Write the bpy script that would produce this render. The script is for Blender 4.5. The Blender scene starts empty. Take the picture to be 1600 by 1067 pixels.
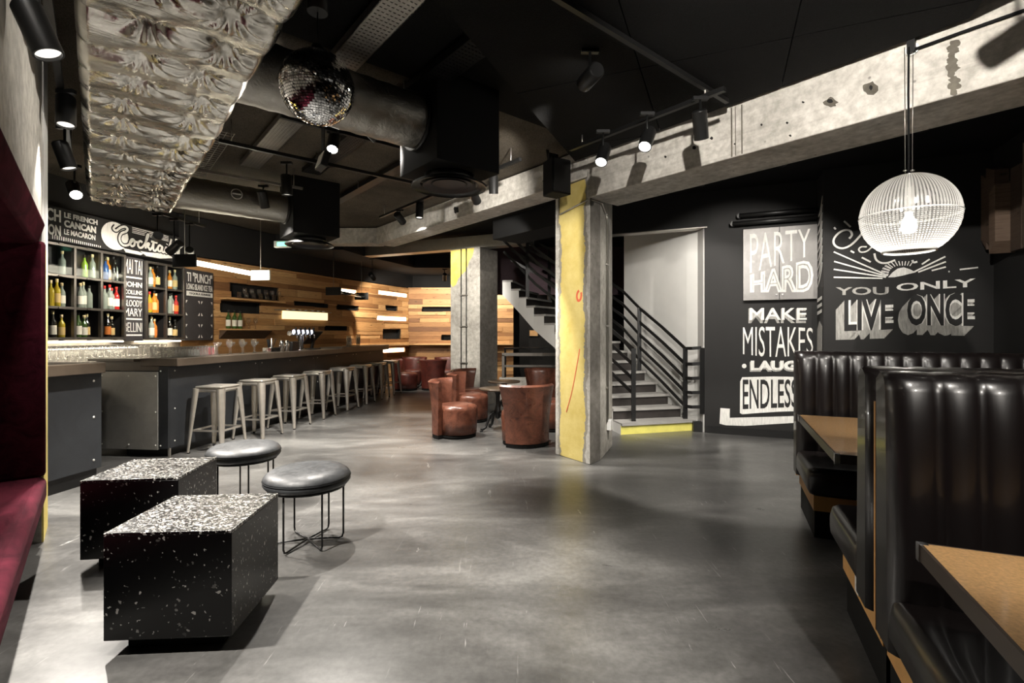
import bpy, bmesh, math, random
from mathutils import Vector, Matrix
random.seed(7)
PI = math.pi
SC = bpy.context.scene
COL = SC.collection

# ------------------------------------------------------------------ camera, world, exposure
CAM_H = 1.35
cam_d = bpy.data.cameras.new('camera')
cam = bpy.data.objects.new('camera', cam_d)
COL.objects.link(cam)
cam.location = (0, 0, CAM_H)
cam.rotation_euler = (PI / 2, 0, 0)
cam_d.sensor_width = 36.0
cam_d.lens = 780 / 1600 * 36.0
cam_d.shift_y = -10.5 / 1600
cam_d.clip_start = 0.02
SC.camera = cam
SC.view_settings.view_transform = 'Standard'
SC.view_settings.look = 'None'
SC.view_settings.gamma = 1.0
SC.view_settings.exposure = 0.2
SC.view_settings.use_curve_mapping = False
wd = bpy.data.worlds.new('world')
SC.world = wd
wd.use_nodes = True
wd.node_tree.nodes['Background'].inputs[0].default_value = (0.9, 0.93, 1.0, 1)
wd.node_tree.nodes['Background'].inputs[1].default_value = 0.035
SC.cycles.use_denoising = True
SC.cycles.max_bounces = 8
SC.cycles.transparent_max_bounces = 80
SC.cycles.sample_clamp_indirect = 4.0
SC.cycles.caustics_reflective = False
SC.cycles.caustics_refractive = False
WARM = (1.0, 0.90, 0.76)
NEUT = (1.0, 0.94, 0.86)
K_LIGHT = 3.0

# room axes: A/W the booth side, D/N the beams, B/BN the bar
def unit(x, y):
    l = math.hypot(x, y)
    return (x / l, y / l)
A = unit(.391, .921); W = (A[1], -A[0])
D = unit(-.64, .768); N = (D[1], -D[0])
B = unit(.1146, .9934); BN = (B[1], -B[0])
ROT_W = math.atan2(W[1], W[0])      # local x = W, local y = A
ROT_N = math.atan2(N[1], N[0])      # local x = N, local y = D
ROT_BN = math.atan2(BN[1], BN[0])   # local x = BN, local y = B
ROT_B = math.atan2(B[1], B[0])      # local x = B
ROT_A = math.atan2(A[1], A[0])      # local x = A
def AW(o, p, z=0.0): return Vector((A[0]*o + W[0]*p, A[1]*o + W[1]*p, z))
def DN(s, t, z=0.0): return Vector((D[0]*s + N[0]*t, D[1]*s + N[1]*t, z))
def at_y(px, py, y): return Vector(((px-800)/780*y, y, CAM_H + (523-py)/780*y))
def at_z(px, py, z):
    y = (z-CAM_H)*780/(523-py)
    return Vector(((px-800)/780*y, y, z))

def lin(c):
    return tuple((x/12.92 if x <= .04045 else ((x+.055)/1.055)**2.4) for x in c)
def rgb(r, g, b): return lin((r/255, g/255, b/255))

# ------------------------------------------------------------------ materials
def new_mat(name):
    m = bpy.data.materials.new(name); m.use_nodes = True
    nt = m.node_tree
    return m, nt, nt.nodes['Principled BSDF']
def node(nt, t, **kw):
    n = nt.nodes.new(t)
    for k, v in kw.items():
        if k in n.inputs: n.inputs[k].default_value = v
        else: setattr(n, k, v)
    return n
def ramp(nt, stops, interp='LINEAR'):
    r = nt.nodes.new('ShaderNodeValToRGB')
    r.color_ramp.interpolation = interp
    el = r.color_ramp.elements
    while len(el) < len(stops): el.new(0.5)
    for e, (p, c) in zip(el, stops):
        e.position = p
        e.color = (c[0], c[1], c[2], 1) if not isinstance(c, (int, float)) else (c, c, c, 1)
    return r
def coords(nt, kind='Object', scale=(1, 1, 1), rot=(0, 0, 0)):
    tc = nt.nodes.new('ShaderNodeTexCoord')
    mp = nt.nodes.new('ShaderNodeMapping')
    mp.inputs['Scale'].default_value = scale
    mp.inputs['Rotation'].default_value = rot
    nt.links.new(tc.outputs[kind], mp.inputs['Vector'])
    return mp.outputs['Vector']
def noise(nt, vec, scale, detail=4, rough=.6, dist=0.0):
    n = nt.nodes.new('ShaderNodeTexNoise')
    n.inputs['Scale'].default_value = scale; n.inputs['Detail'].default_value = detail
    n.inputs['Roughness'].default_value = rough; n.inputs['Distortion'].default_value = dist
    nt.links.new(vec, n.inputs['Vector'])
    return n
def bump(nt, bsdf, height, strength=.3, dist=.02, prev=None):
    b = nt.nodes.new('ShaderNodeBump')
    b.inputs['Strength'].default_value = strength; b.inputs['Distance'].default_value = dist
    nt.links.new(height, b.inputs['Height'])
    if prev: nt.links.new(prev.outputs['Normal'], b.inputs['Normal'])
    nt.links.new(b.outputs['Normal'], bsdf.inputs['Normal'])
    return b
def mix(nt, fac, a, b, mode='MIX'):
    m = nt.nodes.new('ShaderNodeMix'); m.data_type = 'RGBA'; m.blend_type = mode
    for s, v in (('Factor', fac), ('A', a), ('B', b)):
        i = [x for x in m.inputs if x.name == s and x.enabled][0]
        if hasattr(v, 'links') or hasattr(v, 'is_output'): nt.links.new(v, i)
        elif s == 'Factor': i.default_value = v
        else: i.default_value = (v[0], v[1], v[2], 1)
    return [o for o in m.outputs if o.enabled][0]
def math_n(nt, op, a, b=None):
    m = nt.nodes.new('ShaderNodeMath'); m.operation = op
    for i, v in enumerate((a, b)):
        if v is None: continue
        if hasattr(v, 'is_output'): nt.links.new(v, m.inputs[i])
        else: m.inputs[i].default_value = v
    return m.outputs[0]

def plain(name, c, rough=.5, metal=0.0, var=.12, nscale=6.0, spec=.5, bmp=0.0, bscale=60, coat=0.0):
    m, nt, b = new_mat(name)
    v = coords(nt)
    n = noise(nt, v, nscale)
    r = ramp(nt, [(.3, tuple(x*(1-var) for x in c)), (.7, tuple(min(1, x*(1+var)) for x in c))])
    nt.links.new(n.outputs['Fac'], r.inputs['Fac'])
    nt.links.new(r.outputs['Color'], b.inputs['Base Color'])
    b.inputs['Roughness'].default_value = rough; b.inputs['Metallic'].default_value = metal
    b.inputs['Specular IOR Level'].default_value = spec
    b.inputs['Coat Weight'].default_value = coat
    if bmp: bump(nt, b, noise(nt, v, bscale, 3).outputs['Fac'], bmp, .004)
    return m
def emit(name, c, s):
    m, nt, b = new_mat(name)
    b.inputs['Base Color'].default_value = (c[0], c[1], c[2], 1)
    b.inputs['Emission Color'].default_value = (c[0], c[1], c[2], 1)
    b.inputs['Emission Strength'].default_value = s
    return m

def m_floor():
    m, nt, b = new_mat('polished_concrete')
    v = coords(nt)
    vs = coords(nt, 'Object', (.55, 1.3, 1), (0, 0, .5))
    n1 = noise(nt, vs, 1.0, 6, .6, .5); n2 = noise(nt, vs, 5, 5, .6, .3); n3 = noise(nt, v, 30, 4, .6)
    r1 = ramp(nt, [(.30, rgb(62, 61, 60)), (.5, rgb(100, 99, 97)), (.70, rgb(146, 145, 142))])
    nt.links.new(n1.outputs['Fac'], r1.inputs['Fac'])
    r2 = ramp(nt, [(.25, rgb(160, 160, 160)), (.75, rgb(255, 255, 255))])
    nt.links.new(n2.outputs['Fac'], r2.inputs['Fac'])
    c = mix(nt, .6, r1.outputs['Color'], r2.outputs['Color'], 'MULTIPLY')
    r3 = ramp(nt, [(.3, rgb(205, 205, 205)), (.7, rgb(255, 255, 255))])
    nt.links.new(n3.outputs['Fac'], r3.inputs['Fac'])
    c = mix(nt, .85, c, r3.outputs['Color'], 'MULTIPLY')
    # fine scratches
    sc = None
    for i, rot in enumerate((.4, 1.5, 2.6)):
        vv = coords(nt, 'Object', (1, .06, 1), (0, 0, rot))
        ns = noise(nt, vv, 26 + 7*i, 3, .6, 1.2)
        rs = ramp(nt, [(.70, 0), (.735, 1), (.77, 0)])
        nt.links.new(ns.outputs['Fac'], rs.inputs['Fac'])
        sc = rs.outputs['Color'] if sc is None else mix(nt, 1.0, sc, rs.outputs['Color'], 'ADD')
    ms = noise(nt, v, 1.6, 3)
    rm = ramp(nt, [(.42, 0), (.62, .7)])
    nt.links.new(ms.outputs['Fac'], rm.inputs['Fac'])
    fac = mix(nt, 1.0, sc, rm.outputs['Color'], 'MULTIPLY')
    c = mix(nt, fac, c, rgb(190, 189, 186))
    nt.links.new(c, b.inputs['Base Color'])
    rr = ramp(nt, [(.2, .26), (.8, .36)])
    nt.links.new(n2.outputs['Fac'], rr.inputs['Fac'])
    nt.links.new(rr.outputs['Color'], b.inputs['Roughness'])
    b.inputs['Specular IOR Level'].default_value = .55
    bump(nt, b, n3.outputs['Fac'], .03, .003)
    return m
def m_concrete(name, lo, hi, grain=True, spots=True, rough=.85):
    m, nt, b = new_mat(name)
    v = coords(nt)
    n1 = noise(nt, v, 1.7, 6, .65, .3); n2 = noise(nt, v, 14, 5, .65)
    r1 = ramp(nt, [(.3, lo), (.72, hi)])
    nt.links.new(n1.outputs['Fac'], r1.inputs['Fac'])
    c = r1.outputs['Color']
    r2 = ramp(nt, [(.35, rgb(190, 188, 184)), (.65, rgb(255, 255, 255))])
    nt.links.new(n2.outputs['Fac'], r2.inputs['Fac'])
    c = mix(nt, .7, c, r2.outputs['Color'], 'MULTIPLY')
    if grain:
        vg = coords(nt, 'Object', (5, .22, 9))
        ng = noise(nt, vg, 2.2, 4, .6, .5)
        rg = ramp(nt, [(.33, rgb(150, 145, 138)), (.5, rgb(255, 255, 255))])
        nt.links.new(ng.outputs['Fac'], rg.inputs['Fac'])
        c = mix(nt, .22, c, rg.outputs['Color'], 'MULTIPLY')
    if spots:
        vo = nt.nodes.new('ShaderNodeTexVoronoi'); vo.inputs['Scale'].default_value = 7
        nt.links.new(v, vo.inputs['Vector'])
        rv = ramp(nt, [(.045, rgb(60, 58, 54)), (.085, rgb(255, 255, 255))])
        nt.links.new(vo.outputs['Distance'], rv.inputs['Fac'])
        c = mix(nt, .6, c, rv.outputs['Color'], 'MULTIPLY')
    nt.links.new(c, b.inputs['Base Color'])
    b.inputs['Roughness'].default_value = rough
    bump(nt, b, n2.outputs['Fac'], .35, .01)
    return m
def m_foil():
    m, nt, b = new_mat('foil_insulation')
    v = coords(nt)
    n1 = noise(nt, v, 2.0, 4, .6, .6)
    vs = coords(nt, 'Object', (.7, 8.0, 1.0), (0, 0, .10))
    n2 = noise(nt, vs, 1.7, 5, .6, 1.4)
    n3 = noise(nt, v, 85, 3, .6, .3)
    ck = nt.nodes.new('ShaderNodeTexWave'); ck.wave_type = 'BANDS'; ck.bands_direction = 'DIAGONAL'
    ck.inputs['Scale'].default_value = 30
    nt.links.new(v, ck.inputs['Vector'])
    r = ramp(nt, [(.3, rgb(158, 154, 145)), (.7, rgb(226, 223, 215))])
    nt.links.new(n1.outputs['Fac'], r.inputs['Fac'])
    nt.links.new(r.outputs['Color'], b.inputs['Base Color'])
    b.inputs['Metallic'].default_value = 1.0
    rr = ramp(nt, [(.3, .16), (.7, .34)])
    nt.links.new(n1.outputs['Fac'], rr.inputs['Fac'])
    nt.links.new(rr.outputs['Color'], b.inputs['Roughness'])
    p = bump(nt, b, n2.outputs['Fac'], .34, .025)
    p = bump(nt, b, ck.outputs['Fac'], .10, .0015, p)
    bump(nt, b, n3.outputs['Fac'], .22, .003, p)
    return m
def m_black_foil():
    m, nt, b = new_mat('black_wrapped_foil')
    v = coords(nt)
    n2 = noise(nt, v, 14, 5, .7, 1.5); n3 = noise(nt, v, 70, 2, .6)
    b.inputs['Base Color'].default_value = (*rgb(150, 147, 140), 1)
    b.inputs['Metallic'].default_value = .9
    b.inputs['Roughness'].default_value = .36
    p = bump(nt, b, n2.outputs['Fac'], .5, .012)
    bump(nt, b, n3.outputs['Fac'], .25, .004, p)
    return m
def m_ceiling(name, c0, c1):
    m, nt, b = new_mat(name)
    v = coords(nt)
    n = noise(nt, v, 120, 3, .75); n1 = noise(nt, v, 2.0, 4)
    r = ramp(nt, [(.35, c0), (.65, c1)])
    nt.links.new(n.outputs['Fac'], r.inputs['Fac'])
    r1 = ramp(nt, [(.3, rgb(190, 190, 190)), (.7, rgb(255, 255, 255))])
    nt.links.new(n1.outputs['Fac'], r1.inputs['Fac'])
    nt.links.new(mix(nt, .8, r.outputs['Color'], r1.outputs['Color'], 'MULTIPLY'), b.inputs['Base Color'])
    b.inputs['Roughness'].default_value = .95
    b.inputs['Specular IOR Level'].default_value = .2
    bump(nt, b, n.outputs['Fac'], .5, .006)
    return m
def m_planks(name, stops, rough=.6):
    m, nt, b = new_mat(name)
    geo = nt.nodes.new('ShaderNodeNewGeometry')
    r = ramp(nt, stops)
    nt.links.new(geo.outputs['Random Per Island'], r.inputs['Fac'])
    v = coords(nt, 'Object', (1.2, 1.2, 26))
    n = noise(nt, v, 3.0, 5, .65, 1.4)
    rg = ramp(nt, [(.28, rgb(120, 92, 66)), (.52, rgb(255, 255, 255))])
    nt.links.new(n.outputs['Fac'], rg.inputs['Fac'])
    c = mix(nt, .65, r.outputs['Color'], rg.outputs['Color'], 'MULTIPLY')
    vk = coords(nt, 'Object', (3, 3, 9))
    vo = nt.nodes.new('ShaderNodeTexVoronoi'); vo.inputs['Scale'].default_value = 1.0
    nt.links.new(vk, vo.inputs['Vector'])
    rk = ramp(nt, [(.05, rgb(70, 45, 25)), (.14, rgb(255, 255, 255))])
    nt.links.new(vo.outputs['Distance'], rk.inputs['Fac'])
    c = mix(nt, .7, c, rk.outputs['Color'], 'MULTIPLY')
    nt.links.new(c, b.inputs['Base Color'])
    b.inputs['Roughness'].default_value = rough
    bump(nt, b, n.outputs['Fac'], .25, .004)
    return m
def m_leather(name, c0, c1, rough=.35, scale=7.0, grain=.2):
    m, nt, b = new_mat(name)
    v = coords(nt)
    n = noise(nt, v, scale, 6, .7, .6); n2 = noise(nt, v, 160, 2, .6); n3 = noise(nt, v, 22, 4, .6, 1.0)
    r = ramp(nt, [(.32, c0), (.68, c1)])
    nt.links.new(n.outputs['Fac'], r.inputs['Fac'])
    nt.links.new(r.outputs['Color'], b.inputs['Base Color'])
    rr = ramp(nt, [(.3, rough*.8), (.7, rough*1.3)])
    nt.links.new(n3.outputs['Fac'], rr.inputs['Fac'])
    nt.links.new(rr.outputs['Color'], b.inputs['Roughness'])
    p = bump(nt, b, n2.outputs['Fac'], grain, .0015)
    bump(nt, b, n3.outputs['Fac'], grain, .006, p)
    return m
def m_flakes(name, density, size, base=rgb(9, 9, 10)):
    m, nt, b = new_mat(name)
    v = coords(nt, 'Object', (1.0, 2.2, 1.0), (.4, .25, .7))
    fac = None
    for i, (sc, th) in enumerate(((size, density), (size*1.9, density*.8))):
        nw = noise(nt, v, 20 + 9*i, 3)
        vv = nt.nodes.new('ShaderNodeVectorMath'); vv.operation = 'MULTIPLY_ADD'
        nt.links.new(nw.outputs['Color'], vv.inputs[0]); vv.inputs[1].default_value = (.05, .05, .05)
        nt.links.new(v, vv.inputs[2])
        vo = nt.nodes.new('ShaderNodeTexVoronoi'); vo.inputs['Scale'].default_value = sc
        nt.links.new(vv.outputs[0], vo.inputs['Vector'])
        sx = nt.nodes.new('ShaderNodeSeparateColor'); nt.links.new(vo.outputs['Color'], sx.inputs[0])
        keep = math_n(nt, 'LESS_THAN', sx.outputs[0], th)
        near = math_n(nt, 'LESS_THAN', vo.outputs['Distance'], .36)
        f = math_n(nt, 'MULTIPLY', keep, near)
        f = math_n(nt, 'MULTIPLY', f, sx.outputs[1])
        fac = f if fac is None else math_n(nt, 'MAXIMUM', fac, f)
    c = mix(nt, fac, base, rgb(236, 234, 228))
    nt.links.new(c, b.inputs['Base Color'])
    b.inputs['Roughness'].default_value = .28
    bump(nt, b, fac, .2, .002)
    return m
def m_steel(name, c, rough=.35, metal=.9):
    m, nt, b = new_mat(name)
    v = coords(nt); n = noise(nt, v, 4, 6, .7, .8); n2 = noise(nt, v, 40, 3)
    r = ramp(nt, [(.3, tuple(x*.84 for x in c)), (.7, tuple(min(1, x*1.1) for x in c))])
    nt.links.new(n.outputs['Fac'], r.inputs['Fac'])
    nt.links.new(r.outputs['Color'], b.inputs['Base Color'])
    b.inputs['Metallic'].default_value = metal
    rr = ramp(nt, [(.3, rough*.9), (.7, rough*1.15)])
    nt.links.new(n2.outputs['Fac'], rr.inputs['Fac'])
    nt.links.new(rr.outputs['Color'], b.inputs['Roughness'])
    return m
def m_glass(name, tint=(1, 1, 1), gloss=.18, dens=.06, fres=.75):
    m = bpy.data.materials.new(name); m.use_nodes = True
    nt = m.node_tree; nt.nodes.clear()
    out = nt.nodes.new('ShaderNodeOutputMaterial')
    tr = nt.nodes.new('ShaderNodeBsdfTransparent'); tr.inputs[0].default_value = (*tint, 1)
    gl = nt.nodes.new('ShaderNodeBsdfGlossy'); gl.inputs['Roughness'].default_value = .06
    df = nt.nodes.new('ShaderNodeBsdfTranslucent'); df.inputs[0].default_value = (*[min(1, .5+.5*t) for t in tint], 1)
    lw = nt.nodes.new('ShaderNodeLayerWeight'); lw.inputs[0].default_value = .35
    a1 = math_n(nt, 'MULTIPLY_ADD', lw.outputs['Facing'], fres); nt.nodes[-1].inputs[2].default_value = gloss
    m1 = nt.nodes.new('ShaderNodeMixShader'); nt.links.new(a1, m1.inputs[0])
    nt.links.new(tr.outputs[0], m1.inputs[1]); nt.links.new(gl.outputs[0], m1.inputs[2])
    m2 = nt.nodes.new('ShaderNodeMixShader'); m2.inputs[0].default_value = dens
    nt.links.new(m1.outputs[0], m2.inputs[1]); nt.links.new(df.outputs[0], m2.inputs[2])
    nt.links.new(m2.outputs[0], out.inputs['Surface'])
    return m
def m_velvet():
    m, nt, b = new_mat('maroon_velvet')
    v = coords(nt, 'Object', (3, 1, 3)); n = noise(nt, v, 3.5, 6, .65, .8)
    r = ramp(nt, [(.3, rgb(42, 11, 19)), (.7, rgb(78, 26, 38))])
    nt.links.new(n.outputs['Fac'], r.inputs['Fac'])
    nt.links.new(r.outputs['Color'], b.inputs['Base Color'])
    b.inputs['Roughness'].default_value = 1.0
    b.inputs['Specular IOR Level'].default_value = .08
    b.inputs['Sheen Weight'].default_value = .0
    b.inputs['Sheen Tint'].default_value = (*rgb(190, 90, 100), 1)
    bump(nt, b, n.outputs['Fac'], .3, .01)
    return m
def m_paint_white(name='white_chalk_paint', lo=rgb(196, 195, 190), hi=rgb(236, 235, 230)):
    m, nt, b = new_mat(name)
    v = coords(nt, 'Object', (6, 6, 1)); n = noise(nt, v, 9, 5, .7)
    r = ramp(nt, [(.3, lo), (.7, hi)])
    nt.links.new(n.outputs['Fac'], r.inputs['Fac']); nt.links.new(r.outputs['Color'], b.inputs['Base Color'])
    b.inputs['Roughness'].default_value = .8
    return m
def m_yellow():
    m, nt, b = new_mat('worn_yellow_paint')
    v = coords(nt); n = noise(nt, v, 3, 6, .7); n2 = noise(nt, v, 24, 5, .7)
    r = ramp(nt, [(.3, rgb(214, 188, 84)), (.7, rgb(238, 220, 130))])
    nt.links.new(n.outputs['Fac'], r.inputs['Fac'])
    rs = ramp(nt, [(.26, rgb(150, 140, 120)), (.34, rgb(255, 255, 255))])
    nt.links.new(n2.outputs['Fac'], rs.inputs['Fac'])
    nt.links.new(mix(nt, .8, r.outputs['Color'], rs.outputs['Color'], 'MULTIPLY'), b.inputs['Base Color'])
    b.inputs['Roughness'].default_value = .8
    return m
def m_column():
    """bare concrete with a ragged band of yellow paint on the face; local x runs along the face from its left edge"""
    m, nt, b = new_mat('column_face_paint')
    tc = nt.nodes.new('ShaderNodeTexCoord'); sp = nt.nodes.new('ShaderNodeSeparateXYZ')
    nt.links.new(tc.outputs['Object'], sp.inputs[0])
    v = coords(nt)
    nz = noise(nt, v, 3.2, 6, .7); nf = noise(nt, v, 22, 4, .7)
    x = math_n(nt, 'MULTIPLY_ADD', nz.outputs['Fac'], .20); nt.nodes[-1].inputs[2].default_value = -.10
    x2 = math_n(nt, 'ADD', sp.outputs['X'], x)
    left = math_n(nt, 'GREATER_THAN', x2, .085)
    right = math_n(nt, 'LESS_THAN', x2, .475)
    inside = math_n(nt, 'MULTIPLY', left, right)
    halo = math_n(nt, 'MULTIPLY', math_n(nt, 'GREATER_THAN', x2, .05), math_n(nt, 'LESS_THAN', x2, .52))
    ry = ramp(nt, [(.3, rgb(208, 184, 98)), (.7, rgb(232, 214, 140))]); nt.links.new(nz.outputs['Fac'], ry.inputs['Fac'])
    rc = ramp(nt, [(.3, rgb(170, 166, 158)), (.7, rgb(214, 211, 204))]); nt.links.new(nf.outputs['Fac'], rc.inputs['Fac'])
    c = mix(nt, halo, rc.outputs['Color'], rgb(150, 145, 134))
    c = mix(nt, inside, c, ry.outputs['Color'])
    # dark scuffs
    ns = noise(nt, coords(nt, 'Object', (4, 4, 1)), 9, 5, .7)
    rs = ramp(nt, [(.25, rgb(110, 100, 80)), (.33, rgb(255, 255, 255))]); nt.links.new(ns.outputs['Fac'], rs.inputs['Fac'])
    c = mix(nt, .5, c, rs.outputs['Color'], 'MULTIPLY')
    nt.links.new(c, b.inputs['Base Color']); b.inputs['Roughness'].default_value = .85
    bump(nt, b, nf.outputs['Fac'], .3, .008)
    return m
def m_globe():
    m = bpy.data.materials.new('prismatic_glass'); m.use_nodes = True
    nt = m.node_tree; nt.nodes.clear()
    out = nt.nodes.new('ShaderNodeOutputMaterial')
    tc = nt.nodes.new('ShaderNodeTexCoord'); sp = nt.nodes.new('ShaderNodeSeparateXYZ')
    nt.links.new(tc.outputs['Object'], sp.inputs[0])
    az = math_n(nt, 'ARCTAN2', sp.outputs['Y'], sp.outputs['X'])
    ribs = math_n(nt, 'GREATER_THAN', math_n(nt, 'SINE', math_n(nt, 'MULTIPLY', az, 84.0)), -.15)
    rings = math_n(nt, 'GREATER_THAN', math_n(nt, 'SINE', math_n(nt, 'MULTIPLY', sp.outputs['Z'], 560.0)), -.2)
    low = math_n(nt, 'LESS_THAN', sp.outputs['Z'], 0.0)
    cross = math_n(nt, 'MULTIPLY', low, math_n(nt, 'SUBTRACT', 1.0, rings))
    pat = math_n(nt, 'MULTIPLY', ribs, math_n(nt, 'SUBTRACT', 1.0, cross))
    tr = nt.nodes.new('ShaderNodeBsdfTransparent'); tr.inputs[0].default_value = (.86, .86, .84, 1)
    gl = nt.nodes.new('ShaderNodeBsdfGlossy'); gl.inputs['Roughness'].default_value = .12
    tl = nt.nodes.new('ShaderNodeBsdfTranslucent'); tl.inputs[0].default_value = (.92, .91, .88, 1)
    m1 = nt.nodes.new('ShaderNodeMixShader'); m1.inputs[0].default_value = .14
    nt.links.new(tr.outputs[0], m1.inputs[1]); nt.links.new(gl.outputs[0], m1.inputs[2])
    lw = nt.nodes.new('ShaderNodeLayerWeight'); lw.inputs[0].default_value = .4
    a = math_n(nt, 'MULTIPLY_ADD', pat, .48); nt.nodes[-1].inputs[2].default_value = .17
    a = math_n(nt, 'ADD', a, math_n(nt, 'MULTIPLY', lw.outputs['Facing'], .30))
    m2 = nt.nodes.new('ShaderNodeMixShader'); nt.links.new(a, m2.inputs[0])
    nt.links.new(m1.outputs[0], m2.inputs[1]); nt.links.new(tl.outputs[0], m2.inputs[2])
    nt.links.new(m2.outputs[0], out.inputs['Surface'])
    return m

M = {}
M['floor'] = m_floor()
M['concrete'] = m_concrete('beam_concrete', rgb(186, 182, 174), rgb(232, 228, 220))
M['concrete_wall'] = m_concrete('wall_concrete', rgb(160, 156, 148), rgb(212, 208, 198), grain=False)
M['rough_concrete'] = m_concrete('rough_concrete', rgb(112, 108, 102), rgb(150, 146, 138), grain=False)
M['column_face'] = m_column()
M['white_wall'] = plain('white_stair_wall', rgb(205, 204, 200), .8, var=.05, nscale=2)
M['slab'] = m_ceiling('wood_wool_ceiling', rgb(66, 60, 52), rgb(116, 108, 96))
M['raft'] = m_ceiling('black_acoustic_panel', rgb(14, 14, 14), rgb(27, 27, 27))
M['black_wall'] = plain('black_wall_paint', rgb(17, 16, 15), .75, var=.2, nscale=3, bmp=.1)
M['black_void'] = plain('dark_back_wall', rgb(14, 13, 13), .9)
M['mauve'] = plain('mauve_landing_wall', rgb(86, 70, 76), .9)
M['foil'] = m_foil()
M['black_foil'] = m_black_foil()
M['black_metal'] = plain('black_powder_coat', rgb(22, 22, 22), .42, .2, bmp=.05)
M['black_matt'] = plain('matt_black', rgb(10, 10, 10), .8, spec=.25)
M['galv'] = m_steel('galvanised_steel', rgb(176, 172, 164), .38)
M['stool_steel'] = m_steel('brushed_stool_steel', rgb(214, 208, 198), .36, .85)
M['chrome'] = m_steel('chrome', rgb(225, 225, 225), .12, 1.0)
M['bar_steel'] = m_steel('blackened_steel', rgb(50, 52, 55), .40, .4)
M['gate_steel'] = m_steel('raw_grey_steel', rgb(150, 148, 143), .42, .3)
M['rail_steel'] = m_steel('rail_bare_steel', rgb(150, 146, 140), .4, .9)
M['rivet'] = plain('rivet_head', rgb(232, 230, 224), .3, .6)
M['counter'] = plain('dark_bar_top', rgb(78, 68, 58), .38, var=.15)
M['counter_light'] = plain('grey_counter_top', rgb(120, 108, 94), .4)
WOOD = [(0, rgb(138, 98, 60)), (.3, rgb(186, 142, 92)), (.55, rgb(208, 168, 116)), (.8, rgb(158, 114, 70)), (1, rgb(104, 70, 44))]
M['planks'] = m_planks('reclaimed_planks', WOOD)
M['shelf_wood'] = plain('pale_shelf_wood', rgb(196, 154, 104), .6)
M['relief_wood'] = m_planks('weathered_relief_wood', [(0, rgb(60, 50, 42)), (.5, rgb(92, 76, 64)), (1, rgb(124, 104, 88))])
M['ply'] = plain('booth_plywood', rgb(206, 156, 94), .5, var=.1, nscale=12)
M['booth_leather'] = plain('black_booth_leather', rgb(20, 16, 16), .30, var=.15, nscale=3, coat=.25)
M['seat_leather'] = m_leather('charcoal_stool_leather', rgb(32, 33, 35), rgb(58, 60, 62), .46, 9, .2)
M['tan'] = m_leather('worn_tan_leather', rgb(58, 30, 22), rgb(124, 76, 58), .31, 6, .22)
M['oxblood'] = m_leather('oxblood_leather', rgb(52, 22, 18), rgb(92, 42, 34), .4, 6, .15)
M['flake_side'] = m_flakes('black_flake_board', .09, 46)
M['flake_top_glare'] = m_flakes('black_flake_board_top_glare', .75, 46)  # denser white flecks paint the glare on the block tops into the colour
M['velvet'] = m_velvet()
M['velvet_dark'] = plain('dark_velvet_lining', rgb(44, 12, 18), .9, var=.3)
M['yellow'] = m_yellow()
M['yellow_step'] = plain('yellow_step_paint', rgb(222, 214, 112), .6)
M['white_paint'] = m_paint_white()
M['grey_paint'] = m_paint_white('grey_wash_paint', rgb(120, 119, 115), rgb(176, 174, 168))
M['black_paint'] = plain('black_sign_paint', rgb(20, 19, 19), .7)
M['board'] = plain('chalkboard', rgb(52, 50, 52), .7)
M['cab_steel'] = m_steel('welded_cabinet_steel', rgb(118, 114, 110), .35, .85)
M['cab_in'] = plain('dark_cabinet_lining', rgb(26, 25, 26), .6)
M['party_steel'] = m_steel('grey_cabinet_doors', rgb(120, 118, 116), .5, .5)
M['mirror'] = m_steel('mirror_tile', rgb(235, 235, 235), .08, 1.0)
M['cork'] = plain('cork_laminate', rgb(198, 156, 106), .3, var=.22, nscale=110, coat=.3)
M['edge_dark'] = plain('dark_table_edge', rgb(62, 52, 44), .35)
M['table_dark'] = plain('dark_stained_top', rgb(70, 58, 46), .3)
M['tread'] = plain('grey_tread', rgb(150, 148, 144), .6)
M['riser'] = plain('dark_riser', rgb(48, 44, 42), .5, var=.3)
M['glass'] = m_glass('clear_glass', (.99, .995, .995), .06, .05, .42)
M['pane'] = m_glass('cabinet_pane', (.95, .97, .97), .015, .01, .03)
M['plastic_white'] = plain('white_plastic', rgb(230, 230, 228), .4)
M['red'] = plain('red_card', rgb(190, 40, 50), .5)
M['globe'] = m_globe()
M['led_warm'] = emit('warm_led_strip', (1.0, .80, .52), 3.2)
M['led_white'] = emit('white_led_strip', (1.0, .86, .66), 6.0)
M['led_bright'] = emit('bright_led_strip', (1.0, .88, .70), 16.0)
M['tube'] = emit('lit_tube', (1.0, .93, .74), 14.0)
M['lens'] = emit('lit_spot_lens', (1.0, .95, .86), 26.0)
M['lens_dim'] = emit('dim_spot_lens', (1.0, .95, .86), 1.1)
M['bulb'] = emit('lit_bulb', (1.0, .95, .88), 5.0)
M['exit_green'] = emit('green_exit_lens', (.25, .95, .62), 1.6)
M['tap_light'] = emit('lit_tap_badge', (.75, .8, 1.0), 1.6)
M['backlight'] = emit('backlit_onyx', (1.0, .80, .46), 1.25)

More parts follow.
